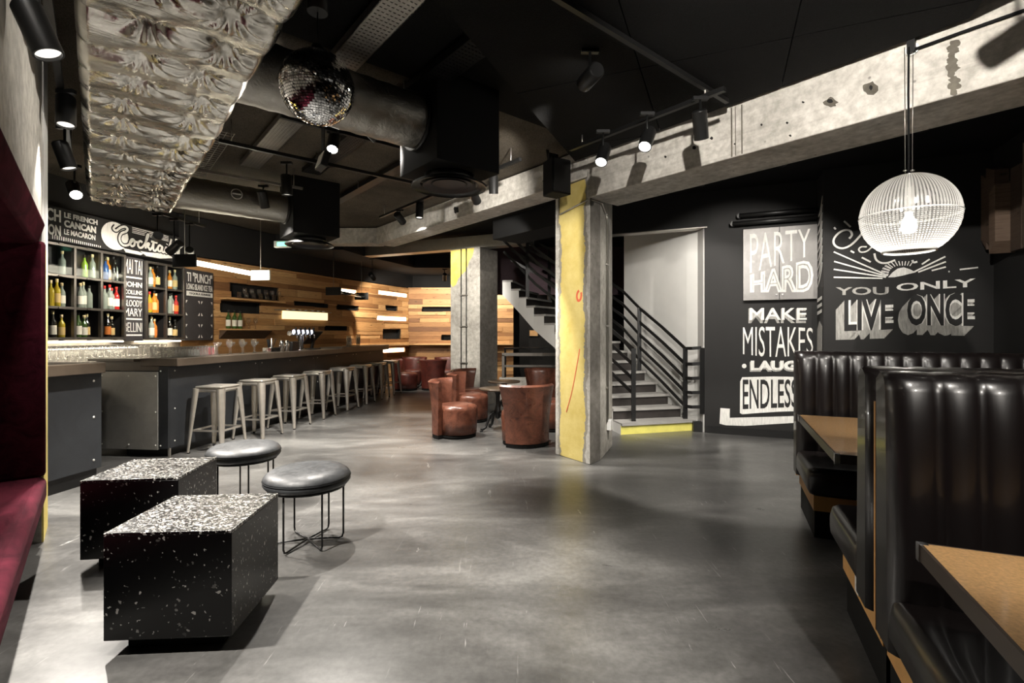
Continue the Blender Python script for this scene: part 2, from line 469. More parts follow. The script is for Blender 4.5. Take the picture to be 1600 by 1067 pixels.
# ------------------------------------------------------------------ mesh builder
class MB:
    def __init__(s): s.v, s.f, s.mi, s.sm = [], [], [], []
    def add(s, verts, faces, mat=0, smooth=False):
        o = len(s.v); s.v += [tuple(p) for p in verts]
        for f in faces:
            s.f.append(tuple(i+o for i in f)); s.mi.append(mat); s.sm.append(smooth)
        return s
    def box(s, x0, x1, y0, y1, z0, z1, mat=0):
        v = [(x0,y0,z0),(x1,y0,z0),(x1,y1,z0),(x0,y1,z0),(x0,y0,z1),(x1,y0,z1),(x1,y1,z1),(x0,y1,z1)]
        return s.add(v, [(0,3,2,1),(4,5,6,7),(0,1,5,4),(1,2,6,5),(2,3,7,6),(3,0,4,7)], mat)
    def obox(s, c, ex, ey, ez, mat=0):
        c, ex, ey, ez = Vector(c), Vector(ex)/2, Vector(ey)/2, Vector(ez)/2
        v = [c+ex*i+ey*j+ez*k for k in (-1, 1) for (i, j) in ((-1,-1),(1,-1),(1,1),(-1,1))]
        return s.add(v, [(0,3,2,1),(4,5,6,7),(0,1,5,4),(1,2,6,5),(2,3,7,6),(3,0,4,7)], mat)
    def bar(s, p0, p1, w, h, mat=0, up=(0, 0, 1)):
        p0, p1 = Vector(p0), Vector(p1); d = p1-p0
        side = d.cross(Vector(up))
        if side.length < 1e-6: side = d.cross(Vector((1, 0, 0)))
        side.normalize(); u = side.cross(d).normalized()
        return s.obox((p0+p1)/2, d, side*w, u*h, mat)
    def cyl(s, p0, p1, r0, r1=None, n=16, mat=0, caps=True, smooth=True):
        p0, p1 = Vector(p0), Vector(p1); r1 = r0 if r1 is None else r1
        d = (p1-p0).normalized()
        x = d.cross(Vector((0, 0, 1)))
        if x.length < 1e-4: x = Vector((1, 0, 0))
        x.normalize(); y = d.cross(x)
        ring = [(x*math.cos(2*PI*i/n)+y*math.sin(2*PI*i/n)) for i in range(n)]
        v = [p0+c*r0 for c in ring]+[p1+c*r1 for c in ring]
        s.add(v, [(i, (i+1) % n, n+(i+1) % n, n+i) for i in range(n)], mat, smooth)
        if caps:
            s.add([p0+c*r0 for c in ring], [tuple(range(n-1, -1, -1))], mat)
            s.add([p1+c*r1 for c in ring], [tuple(range(n))], mat)
        return s
    def tube(s, pts, r, n=8, mat=0, closed=False):
        pts = [Vector(p) for p in pts]; k = len(pts)
        rings = []; up = Vector((0, 0, 1)); px = None
        for i, p in enumerate(pts):
            a = pts[i-1] if (i or closed) else p
            b = pts[(i+1) % k] if (i < k-1 or closed) else p
            d = (b-a).normalized()
            x = d.cross(up) if px is None else (px - d*px.dot(d))
            if x.length < 1e-4: x = d.cross(Vector((1, 0.1, 0)))
            x.normalize(); px = x; y = d.cross(x)
            rr = r[i] if isinstance(r, (list, tuple)) else r
            rings.append([p+(x*math.cos(2*PI*j/n)+y*math.sin(2*PI*j/n))*rr for j in range(n)])
        v = [q for g in rings for q in g]; f = []
        for i in range(k if closed else k-1):
            o, o2 = i*n, ((i+1) % k)*n
            f += [(o+j, o+(j+1) % n, o2+(j+1) % n, o2+j) for j in range(n)]
        s.add(v, f, mat, True)
        if not closed:
            s.add(rings[0], [tuple(range(n-1, -1, -1))], mat); s.add(rings[-1], [tuple(range(n))], mat)
        return s
    def lathe(s, prof, n=24, c=(0, 0, 0), mat=0, smooth=True, mats=None, a0=0.0, a1=2*PI):
        full = abs(a1-a0-2*PI) < 1e-6; m = n if full else n+1
        v = []
        for (r, z) in prof:
            for i in range(m):
                t = a0+(a1-a0)*i/n
                v.append((c[0]+r*math.cos(t), c[1]+r*math.sin(t), c[2]+z))
        for k in range(len(prof)-1):
            f = []
            for i in range(n):
                j = (i+1) % m if full else i+1
                f.append((k*m+i, k*m+j, (k+1)*m+j, (k+1)*m+i))
            s.add([], [], 0)
            o = len(s.v)
            if k == 0: base = o; s.v += v
            for q in f:
                s.f.append(tuple(i+base for i in q)); s.mi.append(mats[k] if mats else mat); s.sm.append(smooth)
        return s
    def prism(s, poly, z0, z1, mat=0, side_mats=None, smooth=False):
        n = len(poly)
        v = [(p[0], p[1], z0) for p in poly]+[(p[0], p[1], z1) for p in poly]
        s.add(v, [tuple(range(n-1, -1, -1)), tuple(range(n, 2*n))], mat)
        for i in range(n):
            j = (i+1) % n
            s.add([v[i], v[j], v[n+j], v[n+i]], [(0, 1, 2, 3)], side_mats[i] if side_mats else mat, smooth)
        return s
    def build(s, name, mats, parent=None, loc=(0, 0, 0), rotz=0.0, bevel=0.0, seg=2, sub=0, weld=True):
        me = bpy.data.meshes.new(name)
        me.from_pydata(s.v, [], s.f)
        if not isinstance(mats, (list, tuple)): mats = [mats]
        for m in mats: me.materials.append(M[m] if isinstance(m, str) else m)
        for p, mi, sm in zip(me.polygons, s.mi, s.sm):
            p.material_index = mi; p.use_smooth = sm
        me.update()
        if weld:
            bm = bmesh.new(); bm.from_mesh(me)
            bmesh.ops.remove_doubles(bm, verts=bm.verts, dist=1e-5)
            bmesh.ops.recalc_face_normals(bm, faces=bm.faces)
            bm.to_mesh(me); bm.free()
        o = bpy.data.objects.new(name, me); COL.objects.link(o)
        o.location = loc; o.rotation_euler = (0, 0, rotz)
        if parent: o.parent = parent
        if bevel:
            b = o.modifiers.new('bevel', 'BEVEL'); b.width = bevel; b.segments = seg
            b.limit_method = 'ANGLE'; b.angle_limit = math.radians(40)
            for p in me.polygons: p.use_smooth = True
            try: me.set_sharp_from_angle(angle=math.radians(50))
            except Exception: pass
        if sub:
            m = o.modifiers.new('sub', 'SUBSURF'); m.levels = sub; m.render_levels = sub
        return o
def tag(o, label=None, cat=None, group=None, kind=None):
    if label: o['label'] = label
    if cat: o['category'] = cat
    if group: o['group'] = group
    if kind: o['kind'] = kind
    return o
def thing(name, label, cat, loc=(0, 0, 0), rotz=0.0, group=None):
    o = bpy.data.objects.new(name, None); COL.objects.link(o)
    o.empty_display_size = .1
    o.location = loc; o.rotation_euler = (0, 0, rotz)
    return tag(o, label, cat, group)
def kids(o): return [c for c in o.children]
def dup(o, loc, rotz=None, label=None, group=None, parent=None):
    c = o.copy(); COL.objects.link(c)
    if parent: c.parent = parent
    if loc is not None: c.location = loc
    if rotz is not None: c.rotation_euler = (0, 0, rotz)
    if label: c['label'] = label
    if group: c['group'] = group
    for k in kids(o): dup(k, None, parent=c)
    return c
def struct(o): o['kind'] = 'structure'; return o

# flat lettering: returns (verts2d, faces) fitted in a rectangle, optional warp
_txt = {}
def text2d(body, bold=0.0):
    key = (body, bold)
    if key in _txt: return _txt[key]
    cu = bpy.data.curves.new('t', 'FONT'); cu.body = body; cu.size = 1; cu.offset = bold; cu.resolution_u = 3
    ob = bpy.data.objects.new('t', cu); COL.objects.link(ob)
    dg = bpy.context.evaluated_depsgraph_get()
    me = bpy.data.meshes.new_from_object(ob.evaluated_get(dg))
    v = [(p.co.x, p.co.y) for p in me.vertices]; f = [tuple(p.vertices) for p in me.polygons]
    bpy.data.objects.remove(ob); bpy.data.curves.remove(cu); bpy.data.meshes.remove(me)
    x0 = min(p[0] for p in v); x1 = max(p[0] for p in v); y0 = min(p[1] for p in v); y1 = max(p[1] for p in v)
    v = [((p[0]-x0)/(x1-x0), (p[1]-y0)/(y1-y0)) for p in v]
    _txt[key] = (v, f)
    return _txt[key]
def letter(mb, body, x0, x1, z0, z1, y=-.004, bold=0.02, mat=0, warp=None, thick=.003):
    """lettering in the local xz plane facing -y, with a little paint thickness"""
    v, f = text2d(body, bold)
    pts = []
    for (a, c) in v:
        q = (x0+(x1-x0)*a, z0+(z1-z0)*c) if warp is None else warp(a, c)
        pts.append(q)
    n = len(pts)
    mb.add([(p[0], y, p[1]) for p in pts], f, mat)
    cnt = {}
    for q in f:
        for i in range(len(q)):
            e = (q[i], q[(i+1) % len(q)]); cnt[e] = cnt.get(e, 0)+1
    edges = [e for e in cnt if (e[1], e[0]) not in cnt]
    vv = [(p[0], y, p[1]) for p in pts]+[(p[0], y+thick, p[1]) for p in pts]
    mb.add(vv, [(e[0], e[1], e[1]+n, e[0]+n) for e in edges], mat)
def stroke(mb, pts, w, y=-.004, mat=0, smooth=True, thick=.003, taper=False):
    """painted brush stroke through 2-D points (x,z) in the local xz plane"""
    P = [Vector(p) for p in pts]
    if smooth and len(P) > 2:
        Q = []
        for i in range(len(P)-1):
            p0 = P[max(i-1, 0)]; p1 = P[i]; p2 = P[i+1]; p3 = P[min(i+2, len(P)-1)]
            for k in range(6):
                t = k/6
                Q.append(.5*((2*p1)+(p2-p0)*t+(2*p0-5*p1+4*p2-p3)*t*t+(3*p1-p0-3*p2+p3)*t**3))
        Q.append(P[-1]); P = Q
    L, R = [], []; n = len(P)
    for i, p in enumerate(P):
        d = (P[min(i+1, n-1)]-P[max(i-1, 0)])
        if d.length < 1e-9: d = Vector((1, 0))
        d.normalize(); nn = Vector((-d.y, d.x))
        ww = w/2*(1.0 if not taper else max(.15, math.sin(PI*min(1, max(0, (i+.5)/n)))**.6))
        L.append(p+nn*ww); R.append(p-nn*ww)
    v = [(q.x, y, q.y) for q in L]+[(q.x, y, q.y) for q in R]
    v2 = [(q[0], y+thick, q[2]) for q in v]
    f = [(i, i+1, n+i+1, n+i) for i in range(n-1)]
    mb.add(v, f, mat)
    vv = v+v2; m = 2*n
    mb.add(vv, [(i, i+1, m+i+1, m+i) for i in range(n-1)]+[(n+i, n+i+1, m+n+i+1, m+n+i) for i in range(n-1)]
           + [(0, n, m+n, m), (n-1, 2*n-1, m+2*n-1, m+n-1)], mat)
def flatpoly(mb, pts, y=-.004, mat=0, thick=.003):
    n = len(pts)
    v = [(p[0], y, p[1]) for p in pts]+[(p[0], y+thick, p[1]) for p in pts]
    mb.add(v, [tuple(range(n))]+[(i, (i+1) % n, n+(i+1) % n, n+i) for i in range(n)], mat)

# ================================================================== the setting
struct(MB().box(-10, 9, -4, 17, -.12, 0).build('floor', 'floor'))
def poly_aw(pts): return [tuple(AW(o, p)[:2]) for (o, p) in pts]
CEIL = 3.32
def poly_dn(pts): return [tuple(DN(q, t)[:2]) for (q, t) in pts]
struct(MB().prism(poly_dn([(3.45, -4.5), (16, -4.5), (16, 4.9), (3.45, 4.9)]), CEIL, CEIL+.1).build('ceiling', 'slab'))
struct(MB().prism(poly_dn([(-9, -8), (3.449, -8), (3.449, 4.9), (-9, 4.9)]), CEIL, CEIL+.1).build('ceiling', 'raft'))
struct(MB().prism(poly_dn([(-16, 4.901), (16, 4.901), (16, 18), (-16, 18)]), CEIL, CEIL+.1).build('ceiling', 'raft'))
# suspended black acoustic raft: separate boards with open joints
raft = MB()
def raft_cut(o0, o1, p0, p1):
    a = [(o0, p0), (o1, p0), (o1, p1), (o0, p1)]
    out = []
    for i in range(4):   # clip against the front of the beam
        c, d = a[i], a[(i+1) % 4]
        fc = .8897*c[0]+.457*c[1]-3.88; fd = .8897*d[0]+.457*d[1]-3.88
        if fc <= 0: out.append(c)
        if fc*fd < 0:
            t = fc/(fc-fd); out.append((c[0]+(d[0]-c[0])*t, c[1]+(d[1]-c[1])*t))
    if len(out) > 2: raft.prism(poly_aw(out), 3.18, 3.235)
for i in range(7):
    for j in range(3):
        raft_cut(-2.5+1.2*i+.004, -2.5+1.2*(i+1)-.004, -1.45+.92*j+.004, -1.45+.92*(j+1)-.004)
struct(raft.build('ceiling_raft', 'raft'))
# dropped black ceiling over the far room
struct(MB().prism([(-3.12, 10.49), (-2.41, 12.34), (1.1, 12.45), (1.1, 16.3), (-9, 16.3), (-9, 9.75), (-3.3, 9.75)], 3.01, 3.315).build('ceiling_far', 'black_void'))

# beams
struct(MB().box(3.93, 4.44, -6.5, 3.5, 2.774, 3.30).build('beam', 'concrete', rotz=ROT_N, bevel=.008))
struct(MB().box(3.93, 4.30, 3.5, 8.6, 2.996, 3.30).build('beam', 'concrete', rotz=ROT_N, bevel=.008))
struct(MB().box(-3.6, -2.42, 9.10, 9.45, 3.02, 3.30).build('beam', 'concrete', bevel=.008))
hb = MB()
p0 = Vector((-3.18, 10.56)); wv = Vector(W); av = Vector(A)
def wquad(off0, off1, l0, l1): return [tuple(p0+wv*l+av*o) for (l, o) in ((l0, off0), (l1, off0), (l1, off1), (l0, off1))]
struct(hb.prism(wquad(0, .25, 0, 3.8), 3.01, 3.24).build('beam', 'galv', bevel=.004))

# scars and stains on the beam face (local x runs along the face, facing the room)
BFO = DN(0, 3.93); BFD = (-D[0], -D[1])
def bpt(px, py):
    k = (px-800)/780
    t = (k*BFO.y-BFO.x)/(BFD[0]-k*BFD[1])
    return t, CAM_H+(523-py)/780*(BFO.y+BFD[1]*t)
M['stain'] = m_concrete('damp_concrete', rgb(74, 70, 62), rgb(128, 122, 110), grain=False)
M['hole'] = plain('dark_hole', rgb(24, 22, 20), .9)
st = MB(); rr_ = random.Random(2)
def rag(cx, cy, rx, ry, y, mat, n=16):
    flatpoly(st, [bpt(cx+rx*math.cos(2*PI*k/n)*rr_.uniform(.7, 1.15), cy+ry*math.sin(2*PI*k/n)*rr_.uniform(.7, 1.15)) for k in range(n)][::-1], y, mat, .002)
rag(1298, 160, 11, 8, -.002, 0); rag(1297, 158, 5, 3, -.0035, 1); rag(1360, 138, 12, 11, -.002, 0); rag(1361, 137, 3, 4, -.0035, 1)
for k in range(9): rag(1489+rr_.uniform(-3, 3), 68+9.5*k, 9+3*math.sin(k*2.1), 7, -.002-.0002*k, 0)
for (x, y, r) in ((1085, 231, 3), (1112, 216, 2.5), (1190, 195, 2), (1230, 192, 2), (1235, 212, 2), (1148, 225, 1.5), (1255, 160, 2), (1040, 245, 2)): rag(x, y, r, r, -.003, 1, 10)
for x, w_ in ((1143, .012), (1149, .006), (1159, .010)):
    stroke(st, [bpt(x, 166+(1150-x)*.3), bpt(x+.5, 243+(1150-x)*.3)], w_, -.002, 0, False, .0015)
rag(713, 328, 4.5, 5.5, -.003, 1, 14)
struct(st.build('beam_stain', ['stain', 'hole'], loc=BFO, rotz=math.atan2(BFD[1], BFD[0]), weld=False))
bc = MB().tube([(bpt(1432, 78)[0], -.015, bpt(1432, 78)[1]), (bpt(1500, 53)[0], -.012, bpt(1500, 53)[1]), (bpt(1640, 4)[0], -.015, bpt(1640, 4)[1])], .010, 8)
tag(bc.build('cable', 'black_matt', loc=BFO, rotz=math.atan2(BFD[1], BFD[0])), 'black cable run along the concrete beam right of the pulley', 'cable')

# columns
P1, P2, P3, P4, P5 = [Vector(p) for p in ((.491, 5.65), (.81, 5.18), (.948, 5.36), (1.217, 6.06), (.80, 6.25))]
fx = (P2-P1).normalized(); fy = Vector((-fx.y, fx.x))
loc = [((p-P1).dot(fx), (p-P1).dot(fy)) for p in (P1, P2, P3, P4, P5)]
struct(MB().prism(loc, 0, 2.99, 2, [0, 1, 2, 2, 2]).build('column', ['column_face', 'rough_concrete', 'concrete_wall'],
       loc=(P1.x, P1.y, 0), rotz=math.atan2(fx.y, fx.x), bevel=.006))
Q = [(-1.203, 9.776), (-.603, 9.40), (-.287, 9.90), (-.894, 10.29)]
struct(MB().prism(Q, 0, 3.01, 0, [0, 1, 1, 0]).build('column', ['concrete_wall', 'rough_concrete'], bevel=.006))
# yellow patch painted at the head of the far column
qx = (Vector(Q[1])-Vector(Q[0])).normalized()
yp = MB()
flatpoly(yp, [(1.146*x, 1.35+1.146*(z-1.35)) for x, z in [(.005, 2.79), (.005, 2.22), (.05, 2.16), (.12, 2.2), (.17, 2.30), (.24, 2.36), (.33, 2.42), (.40, 2.58), (.47, 2.66), (.50, 2.79)]])
struct(yp.build('column_paint', 'yellow', loc=(*Q[0], 0), rotz=math.atan2(qx.y, qx.x)))

# left concrete wall with its upholstered alcove
wl = MB()
wl.box(-1.1, -.27, -3, 4.81, 2.07, CEIL)
wl.box(-1.1, -.272, 4.45, 4.81, 0, 2.07)
wl.box(-1.2, -1.08, -3, 4.45, 0, 2.07)
struct(wl.build('wall_left', 'concrete_wall', rotz=ROT_N))
pier = MB().box(-.272, -.262, 4.455, 4.812, 0, 1.93, 0).box(-.272, -.262, 4.455, 4.812, 1.93, 3.3, 1)
struct(pier.build('trim_1', ['yellow', 'white_wall'], rotz=ROT_N))

# wall behind the bar (local x along the bar, facing -y)
BO = (-5.4, 5.8, 0)
struct(MB().box(-2.4, 2.74, .27, .45, 0, CEIL).build('wall_bar', 'black_wall', loc=BO, rotz=ROT_B))
struct(MB().box(-2.4, 2.74, .245, .27, .9, 1.285).build('wall_bar_splashback', 'concrete_wall', loc=BO, rotz=ROT_B))

# reclaimed timber walls, real boards
def cut(rects, hole):
    out = []
    hx0, hx1, hz0, hz1 = hole
    for (x0, x1, z0, z1) in rects:
        if hx1 <= x0 or hx0 >= x1 or hz1 <= z0 or hz0 >= z1: out.append((x0, x1, z0, z1)); continue
        if z0 < hz0: out.append((x0, x1, z0, hz0))
        if z1 > hz1: out.append((x0, x1, hz1, z1))
        zz0, zz1 = max(z0, hz0), min(z1, hz1)
        if x0 < hx0: out.append((x0, hx0, zz0, zz1))
        if x1 > hx1: out.append((hx1, x1, zz0, zz1))
    return out
def plank_wall(name, L0, L1, ztop, holes, loc, rotz, seed):
    rnd = random.Random(seed); mb = MB(); z = 0
    while z < ztop-.02:
        h = min(rnd.choice((.09, .11, .13, .15)), ztop-z); x = L0-rnd.random()
        while x < L1:
            l = rnd.uniform(.6, 2.0); x0, x1 = max(x, L0), min(x+l, L1); x += l
            if x1-x0 < .02: continue
            dep = rnd.choice((0, 0, .006, .012, .02, .028))
            rects = [(x0+.0015, x1-.0015, z+.0015, z+h-.0015)]
            for ho in holes: rects = cut(rects, ho)
            for (a, b, c, d) in rects:
                if b-a > .01 and d-c > .006: mb.box(a, b, -dep, .03, c, d)
        z += h
    back = MB().box(L0, L1, .16, .2, 0, CEIL)
    o = mb.build(name, 'planks', loc=loc, rotz=rotz, weld=False)
    struct(o); struct(back.build(name+'_backing', 'black_void', loc=loc, rotz=rotz))
    return o
TO = (-5.25, 8.3, 0)
T_HOLES = {'dark': [(.42, 1.25, 1.74, 1.95), (.62, 1.66, 2.02, 2.27), (2.05, 3.0, 1.95, 2.03), (3.27, 4.0, 1.93, 2.04), (5.05, 5.55, 1.98, 2.11), (4.9, 5.7, 1.24, 1.50), (2.9, 3.6, 1.45, 1.55)],
           'led': [(3.31, 3.95, 2.29, 2.42), (4.76, 6.02, 2.38, 2.49), (4.7, 6.0, 1.72, 1.84), (4.85, 5.9, .88, 1.0)]}
plank_wall('wall_timber', -.25, 6.06, 2.64, T_HOLES['dark']+T_HOLES['led'], TO, ROT_A, 3)
FO = (-2.88, 13.88, 0)
F_HOLES = {'dark': [(.38, 1.35, 2.0, 2.13), (.92, 1.3, 1.21, 1.35), (1.9, 2.3, 1.3, 1.42)], 'led': []}
plank_wall('wall_far', 0, 2.92, 2.66, F_HOLES['dark']+F_HOLES['led'], FO, 0.0, 5)
struct(MB().box(-.3, 6.3, -.02, .15, 2.66, 3.3).build('wall_timber_head', 'black_void', loc=TO, rotz=ROT_A))
for wn, o3, rz, hs in (('wall_timber', TO, ROT_A, T_HOLES), ('wall_far', FO, 0.0, F_HOLES)):
    for k in ('dark', 'led'):
        for (x0, x1, z0, z1) in hs[k]:
            nb = MB()
            nb.box(x0, x1, .12, .15, z0, z1)
            nb.box(x0, x1, .0, .15, z0-.012, z0); nb.box(x0, x1, .0, .15, z1, z1+.012)
            nb.box(x0-.012, x0, .0, .15, z0, z1); nb.box(x1, x1+.012, .0, .15, z0, z1)
            if k == 'dark':
                struct(nb.build(wn+'_niche', 'black_void', loc=o3, rotz=rz))
            else:
                struct(nb.build(wn+'_slot', 'shelf_wood', loc=o3, rotz=rz))
LED_LABELS = ['short lit strip let into the timber wall behind the hanging tube lamp that is off', 'lit strip high on the timber wall near its inner corner',
              'lit strip at eye level on the timber wall near its inner corner', 'low lit strip in the timber wall under the ledge']
for lb, (x0, x1, z0, z1) in zip(LED_LABELS, T_HOLES['led']):
    o = MB().box(x0+.01, x1-.01, .03, .06, z0+.012, z1-.012).build('light_strip', 'led_white', loc=TO, rotz=ROT_A)
    tag(o, lb, 'light', 'lit strips in the timber wall')

# slogan wall, mural wall, return between them
SO = (2.69, 6.88, 0)
struct(MB().box(-.035, 1.36, 0, .15, 0, CEIL).build('wall_slogan', 'black_wall', loc=SO, rotz=ROT_W))
struct(MB().box(-1.75, 0, 0, .15, 2.84, CEIL).build('wall_slogan_head', 'black_wall', loc=SO, rotz=ROT_W))
struct(MB().box(-1.75, .0, -.012, .16, 2.828, 2.84).build('trim_2', 'galv', loc=SO, rotz=ROT_W))
struct(MB().box(.0, 1.30, -.014, .0, 0, .095).build('baseboard_slogan', 'black_metal', loc=SO, rotz=ROT_W))
MO = (3.72, 5.96, 0)
struct(MB().box(0, 1.9, 0, .6, 0, CEIL).build('wall_mural', 'black_wall', loc=MO, rotz=ROT_W))
struct(MB().box(2.66, 2.8, -4, 7.2, 0, CEIL).build('wall_right', 'black_void', rotz=ROT_W))
struct(MB().box(-9.5, 8.5, 16.4, 16.6, 0, 5).build('wall_rear', 'black_void'))
struct(MB().box(-9.5, -9.3, -4, 16.6, 0, CEIL+.1).build('wall_outer', 'black_void'))
struct(MB().box(8.3, 8.5, -4, 16.6, 0, 5).build('wall_outer_right', 'black_void'))
struct(MB().box(-9.5, 8.5, -4.0, -3.8, 0, CEIL).build('wall_front', 'black_wall'))
struct(MB().box(.06, 4.2, 14.3, 14.4, 0, 3.2).build('wall_snug', 'black_void'))
struct(MB().box(-1.2, 2.6, 11.2, 11.3, 2.25, 4.2).build('wall_landing', 'mauve'))

# ================================================================== staircase
RISE = .155
IN_K = [(0, 1.47, 6.74), (1, 1.46, 6.85), (2, 1.42, 7.03), (5, 1.20, 7.62), (8, .95, 8.15), (10, .72, 8.45), (12, .38, 8.70), (14, .12, 8.85), (15, -.02, 8.9), (19, -.62, 9.02)]
OUT_K = [(0, 2.58, 7.05), (1, 2.56, 7.12), (2, 2.46, 7.28), (5, 2.12, 7.98), (8, 1.85, 8.6), (11, 1.25, 9.4), (14, .5, 9.9), (17, -.3, 10.15), (19, -.8, 10.25)]
def along(tab, k):
    for (a, b) in zip(tab, tab[1:]):
        if k <= b[0]:
            t = (k-a[0])/(b[0]-a[0]); return Vector((a[1]+(b[1]-a[1])*t, a[2]+(b[2]-a[2])*t))
    return Vector(tab[-1][1:])
NST = 15
stair = thing('staircase', 'curving staircase with white stringers and dark risers behind the yellow column', 'staircase', (2.0, 7.1, 0))
st_body, st_tread, st_riser = MB(), MB(), MB()
off = Vector((2.0, 7.1, 0))
def v3(p, z): return Vector((p.x, p.y, z))-off
for k in range(1, NST+1):
    i0, i1, o0, o1 = along(IN_K, k), along(IN_K, k+1), along(OUT_K, k), along(OUT_K, k+1)
    if k == 1: i0, o0 = along(IN_K, 0), along(OUT_K, 0)
    zt = RISE*k; zb0 = max(0, zt-.42); zb1 = max(0, zt+RISE-.42)
    st_body.add([v3(i0, zt-.02), v3(i1, zt-.02), v3(i1, zb1), v3(i0, zb0)], [(0, 1, 2, 3)])
    st_body.add([v3(o0, zt-.02), v3(o1, zt-.02), v3(o1, zb1), v3(o0, zb0)], [(0, 1, 2, 3)])
    st_body.add([v3(i0, zb0), v3(i1, zb1), v3(o1, zb1), v3(o0, zb0)], [(0, 1, 2, 3)])
    dirv = (o0-i0).normalized(); nos = Vector((-dirv.y, dirv.x))*-.03
    a = [i0+nos, i1, o1, o0+nos]
    st_tread.prism([tuple(Vector((p.x, p.y))-Vector((2.0, 7.1))) for p in a], zt-.035, zt)
    if k > 1:
        st_riser.add([v3(i0, zt-.035), v3(o0, zt-.035), v3(o0, zt-RISE), v3(i0, zt-RISE)], [(0, 1, 2, 3)])
st_body.build('stringer', 'white_wall', stair)
st_tread.build('tread', 'tread', stair)
st_riser.build('riser', 'riser', stair)
i0, o0 = along(IN_K, 0), along(OUT_K, 0)
MB().add([v3(i0, 0), v3(o0, 0), v3(o0, .125), v3(i0, .125)], [(0, 1, 2, 3)]).build('bottom_riser', 'yellow_step', stair)['label'] = 'yellow painted bottom riser'

def railing(name, label, path, heights, posts, bar_w=.045, post_w=.06):
    """path: list of (xy, z of tread); flat steel bars at the heights above it"""
    b = Vector((path[0][0].x, path[0][0].y, 0))
    t = thing(name, label, 'railing', b)
    for h in heights:
        mb = MB()
        for (p, z), (q, y) in zip(path, path[1:]):
            mb.bar(Vector((p.x, p.y, z+h))-b, Vector((q.x, q.y, y+h))-b, .014, bar_w)
        mb.build('rail', 'black_metal', t)
    for (p, z, zt) in posts:
        MB().box(p.x-b.x-post_w/2, p.x-b.x+post_w/2, p.y-b.y-.012, p.y-b.y+.012, z, zt).build('post', 'black_metal', t)
    return t
HS = (.18, .38, .58, .78, 1.0)
def rp(tab, k, d=0.0):
    other = along(IN_K if tab is OUT_K else OUT_K, k); p = along(tab, k)
    return p+(other-p).normalized()*d
op = [(rp(OUT_K, k, .1), RISE*k) for k in (1.0, 3, 5, 7, 9.3)]
c0 = Vector((2.63, 6.93))
railing('stair_railing', 'black flat-bar stair railing against the white wall right of the stairs', [(c0, .17), (Vector((2.52, 6.98)), .16)]+op,
        HS, [(op[0][0], .15, 1.16), (op[2][0], .78, 1.78), (op[4][0]-Vector((0, .02)), 1.42, 2.45), (Vector((2.64, 6.93)), .25, 1.17)])
ip = [(Vector((1.68, 6.90)), RISE*1)]+[(rp(IN_K, k, .05), RISE*k) for k in (3, 5, 7, 9, 10, 11, 12, 13, 14, 15, 15.9)]
railing('stair_railing', 'black stair railing along the inner edge, running up behind the yellow column', ip,
        HS[1:], [(ip[0][0], .15, 1.16), (ip[3][0], RISE*7, RISE*7+1.0), (ip[8][0], RISE*13, RISE*13+1.0)])
lp = [(rp(OUT_K, k, .06), RISE*k) for k in (10, 11, 12, 13, 14, 15, 15.9)]
railing('stair_railing', 'black railing on the far side of the upper flight', lp, HS[1:], [(lp[3][0], RISE*13, RISE*13+1)])
# white wall following the outside of the stair
ww = MB()
ks = [0, 1, 2, 3, 4, 5, 6, 7, 8]
ol = []
for k in ks:
    p = along(OUT_K, k); q = along(IN_K, k); n_ = (p-q).normalized()
    ol.append(p+n_*.10)
ol[0] = Vector((2.655, 6.93))
for a, b in zip(ol, ol[1:]):
    d_ = (b-a).normalized(); n_ = Vector((d_.y, -d_.x))*.12
    ww.prism([tuple(a), tuple(b), tuple(b+n_), tuple(a+n_)], 0, 3.3)
struct(ww.build('wall_stair', 'white_wall'))
bs_ = MB().prism([tuple(ol[0]+Vector((-.13, .02))), tuple(ol[0]+Vector((-.02, -.02))), tuple(ol[0]+Vector((0, .08))), tuple(ol[0]+Vector((-.12, .1)))], 0, .14)
struct(bs_.build('baseboard_stair', 'black_metal'))

# steel guard rail and low concrete kerb beyond the armchairs
g = thing('guard_rail', 'bare steel guard rail standing on the low kerb right of the far grey column', 'railing', (-.2, 9.88, 0))
MB().box(0, 1.9, 0, .06, .93, .99).build('rail', 'rail_steel', g)
MB().box(0, 1.9, .01, .05, .71, .75).build('rail', 'rail_steel', g)
MB().box(0, .05, .0, .05, .45, .95).build('post', 'rail_steel', g)
MB().box(1.6, 1.65, .0, .05, .45, .95).build('post', 'rail_steel', g)
struct(MB().box(-.25, 1.9, 9.83, 10.03, 0, .5).build('kerb', 'concrete_wall'))
pf = thing('framed_notice', 'small framed notice hanging in the dark snug under the stairs', 'picture', (.62, 14.28, 1.30))
MB().box(-.13, .13, -.02, 0, 0, .19).build('frame', 'black_metal', pf)
MB().box(-.115, .115, -.024, -.02, .015, .175).build('sheet', 'shelf_wood', pf)
o = MB().box(-.9, 2.4, 0, .5, .98, 1.02).box(-.9, -.85, 0, .5, 0, .98).box(2.35, 2.4, 0, .5, 0, .98).build('high_ledge', 'black_metal', loc=(.7, 12.6, 0))
tag(o, 'dark bar-height ledge in the unlit snug behind the guard rail', 'table')

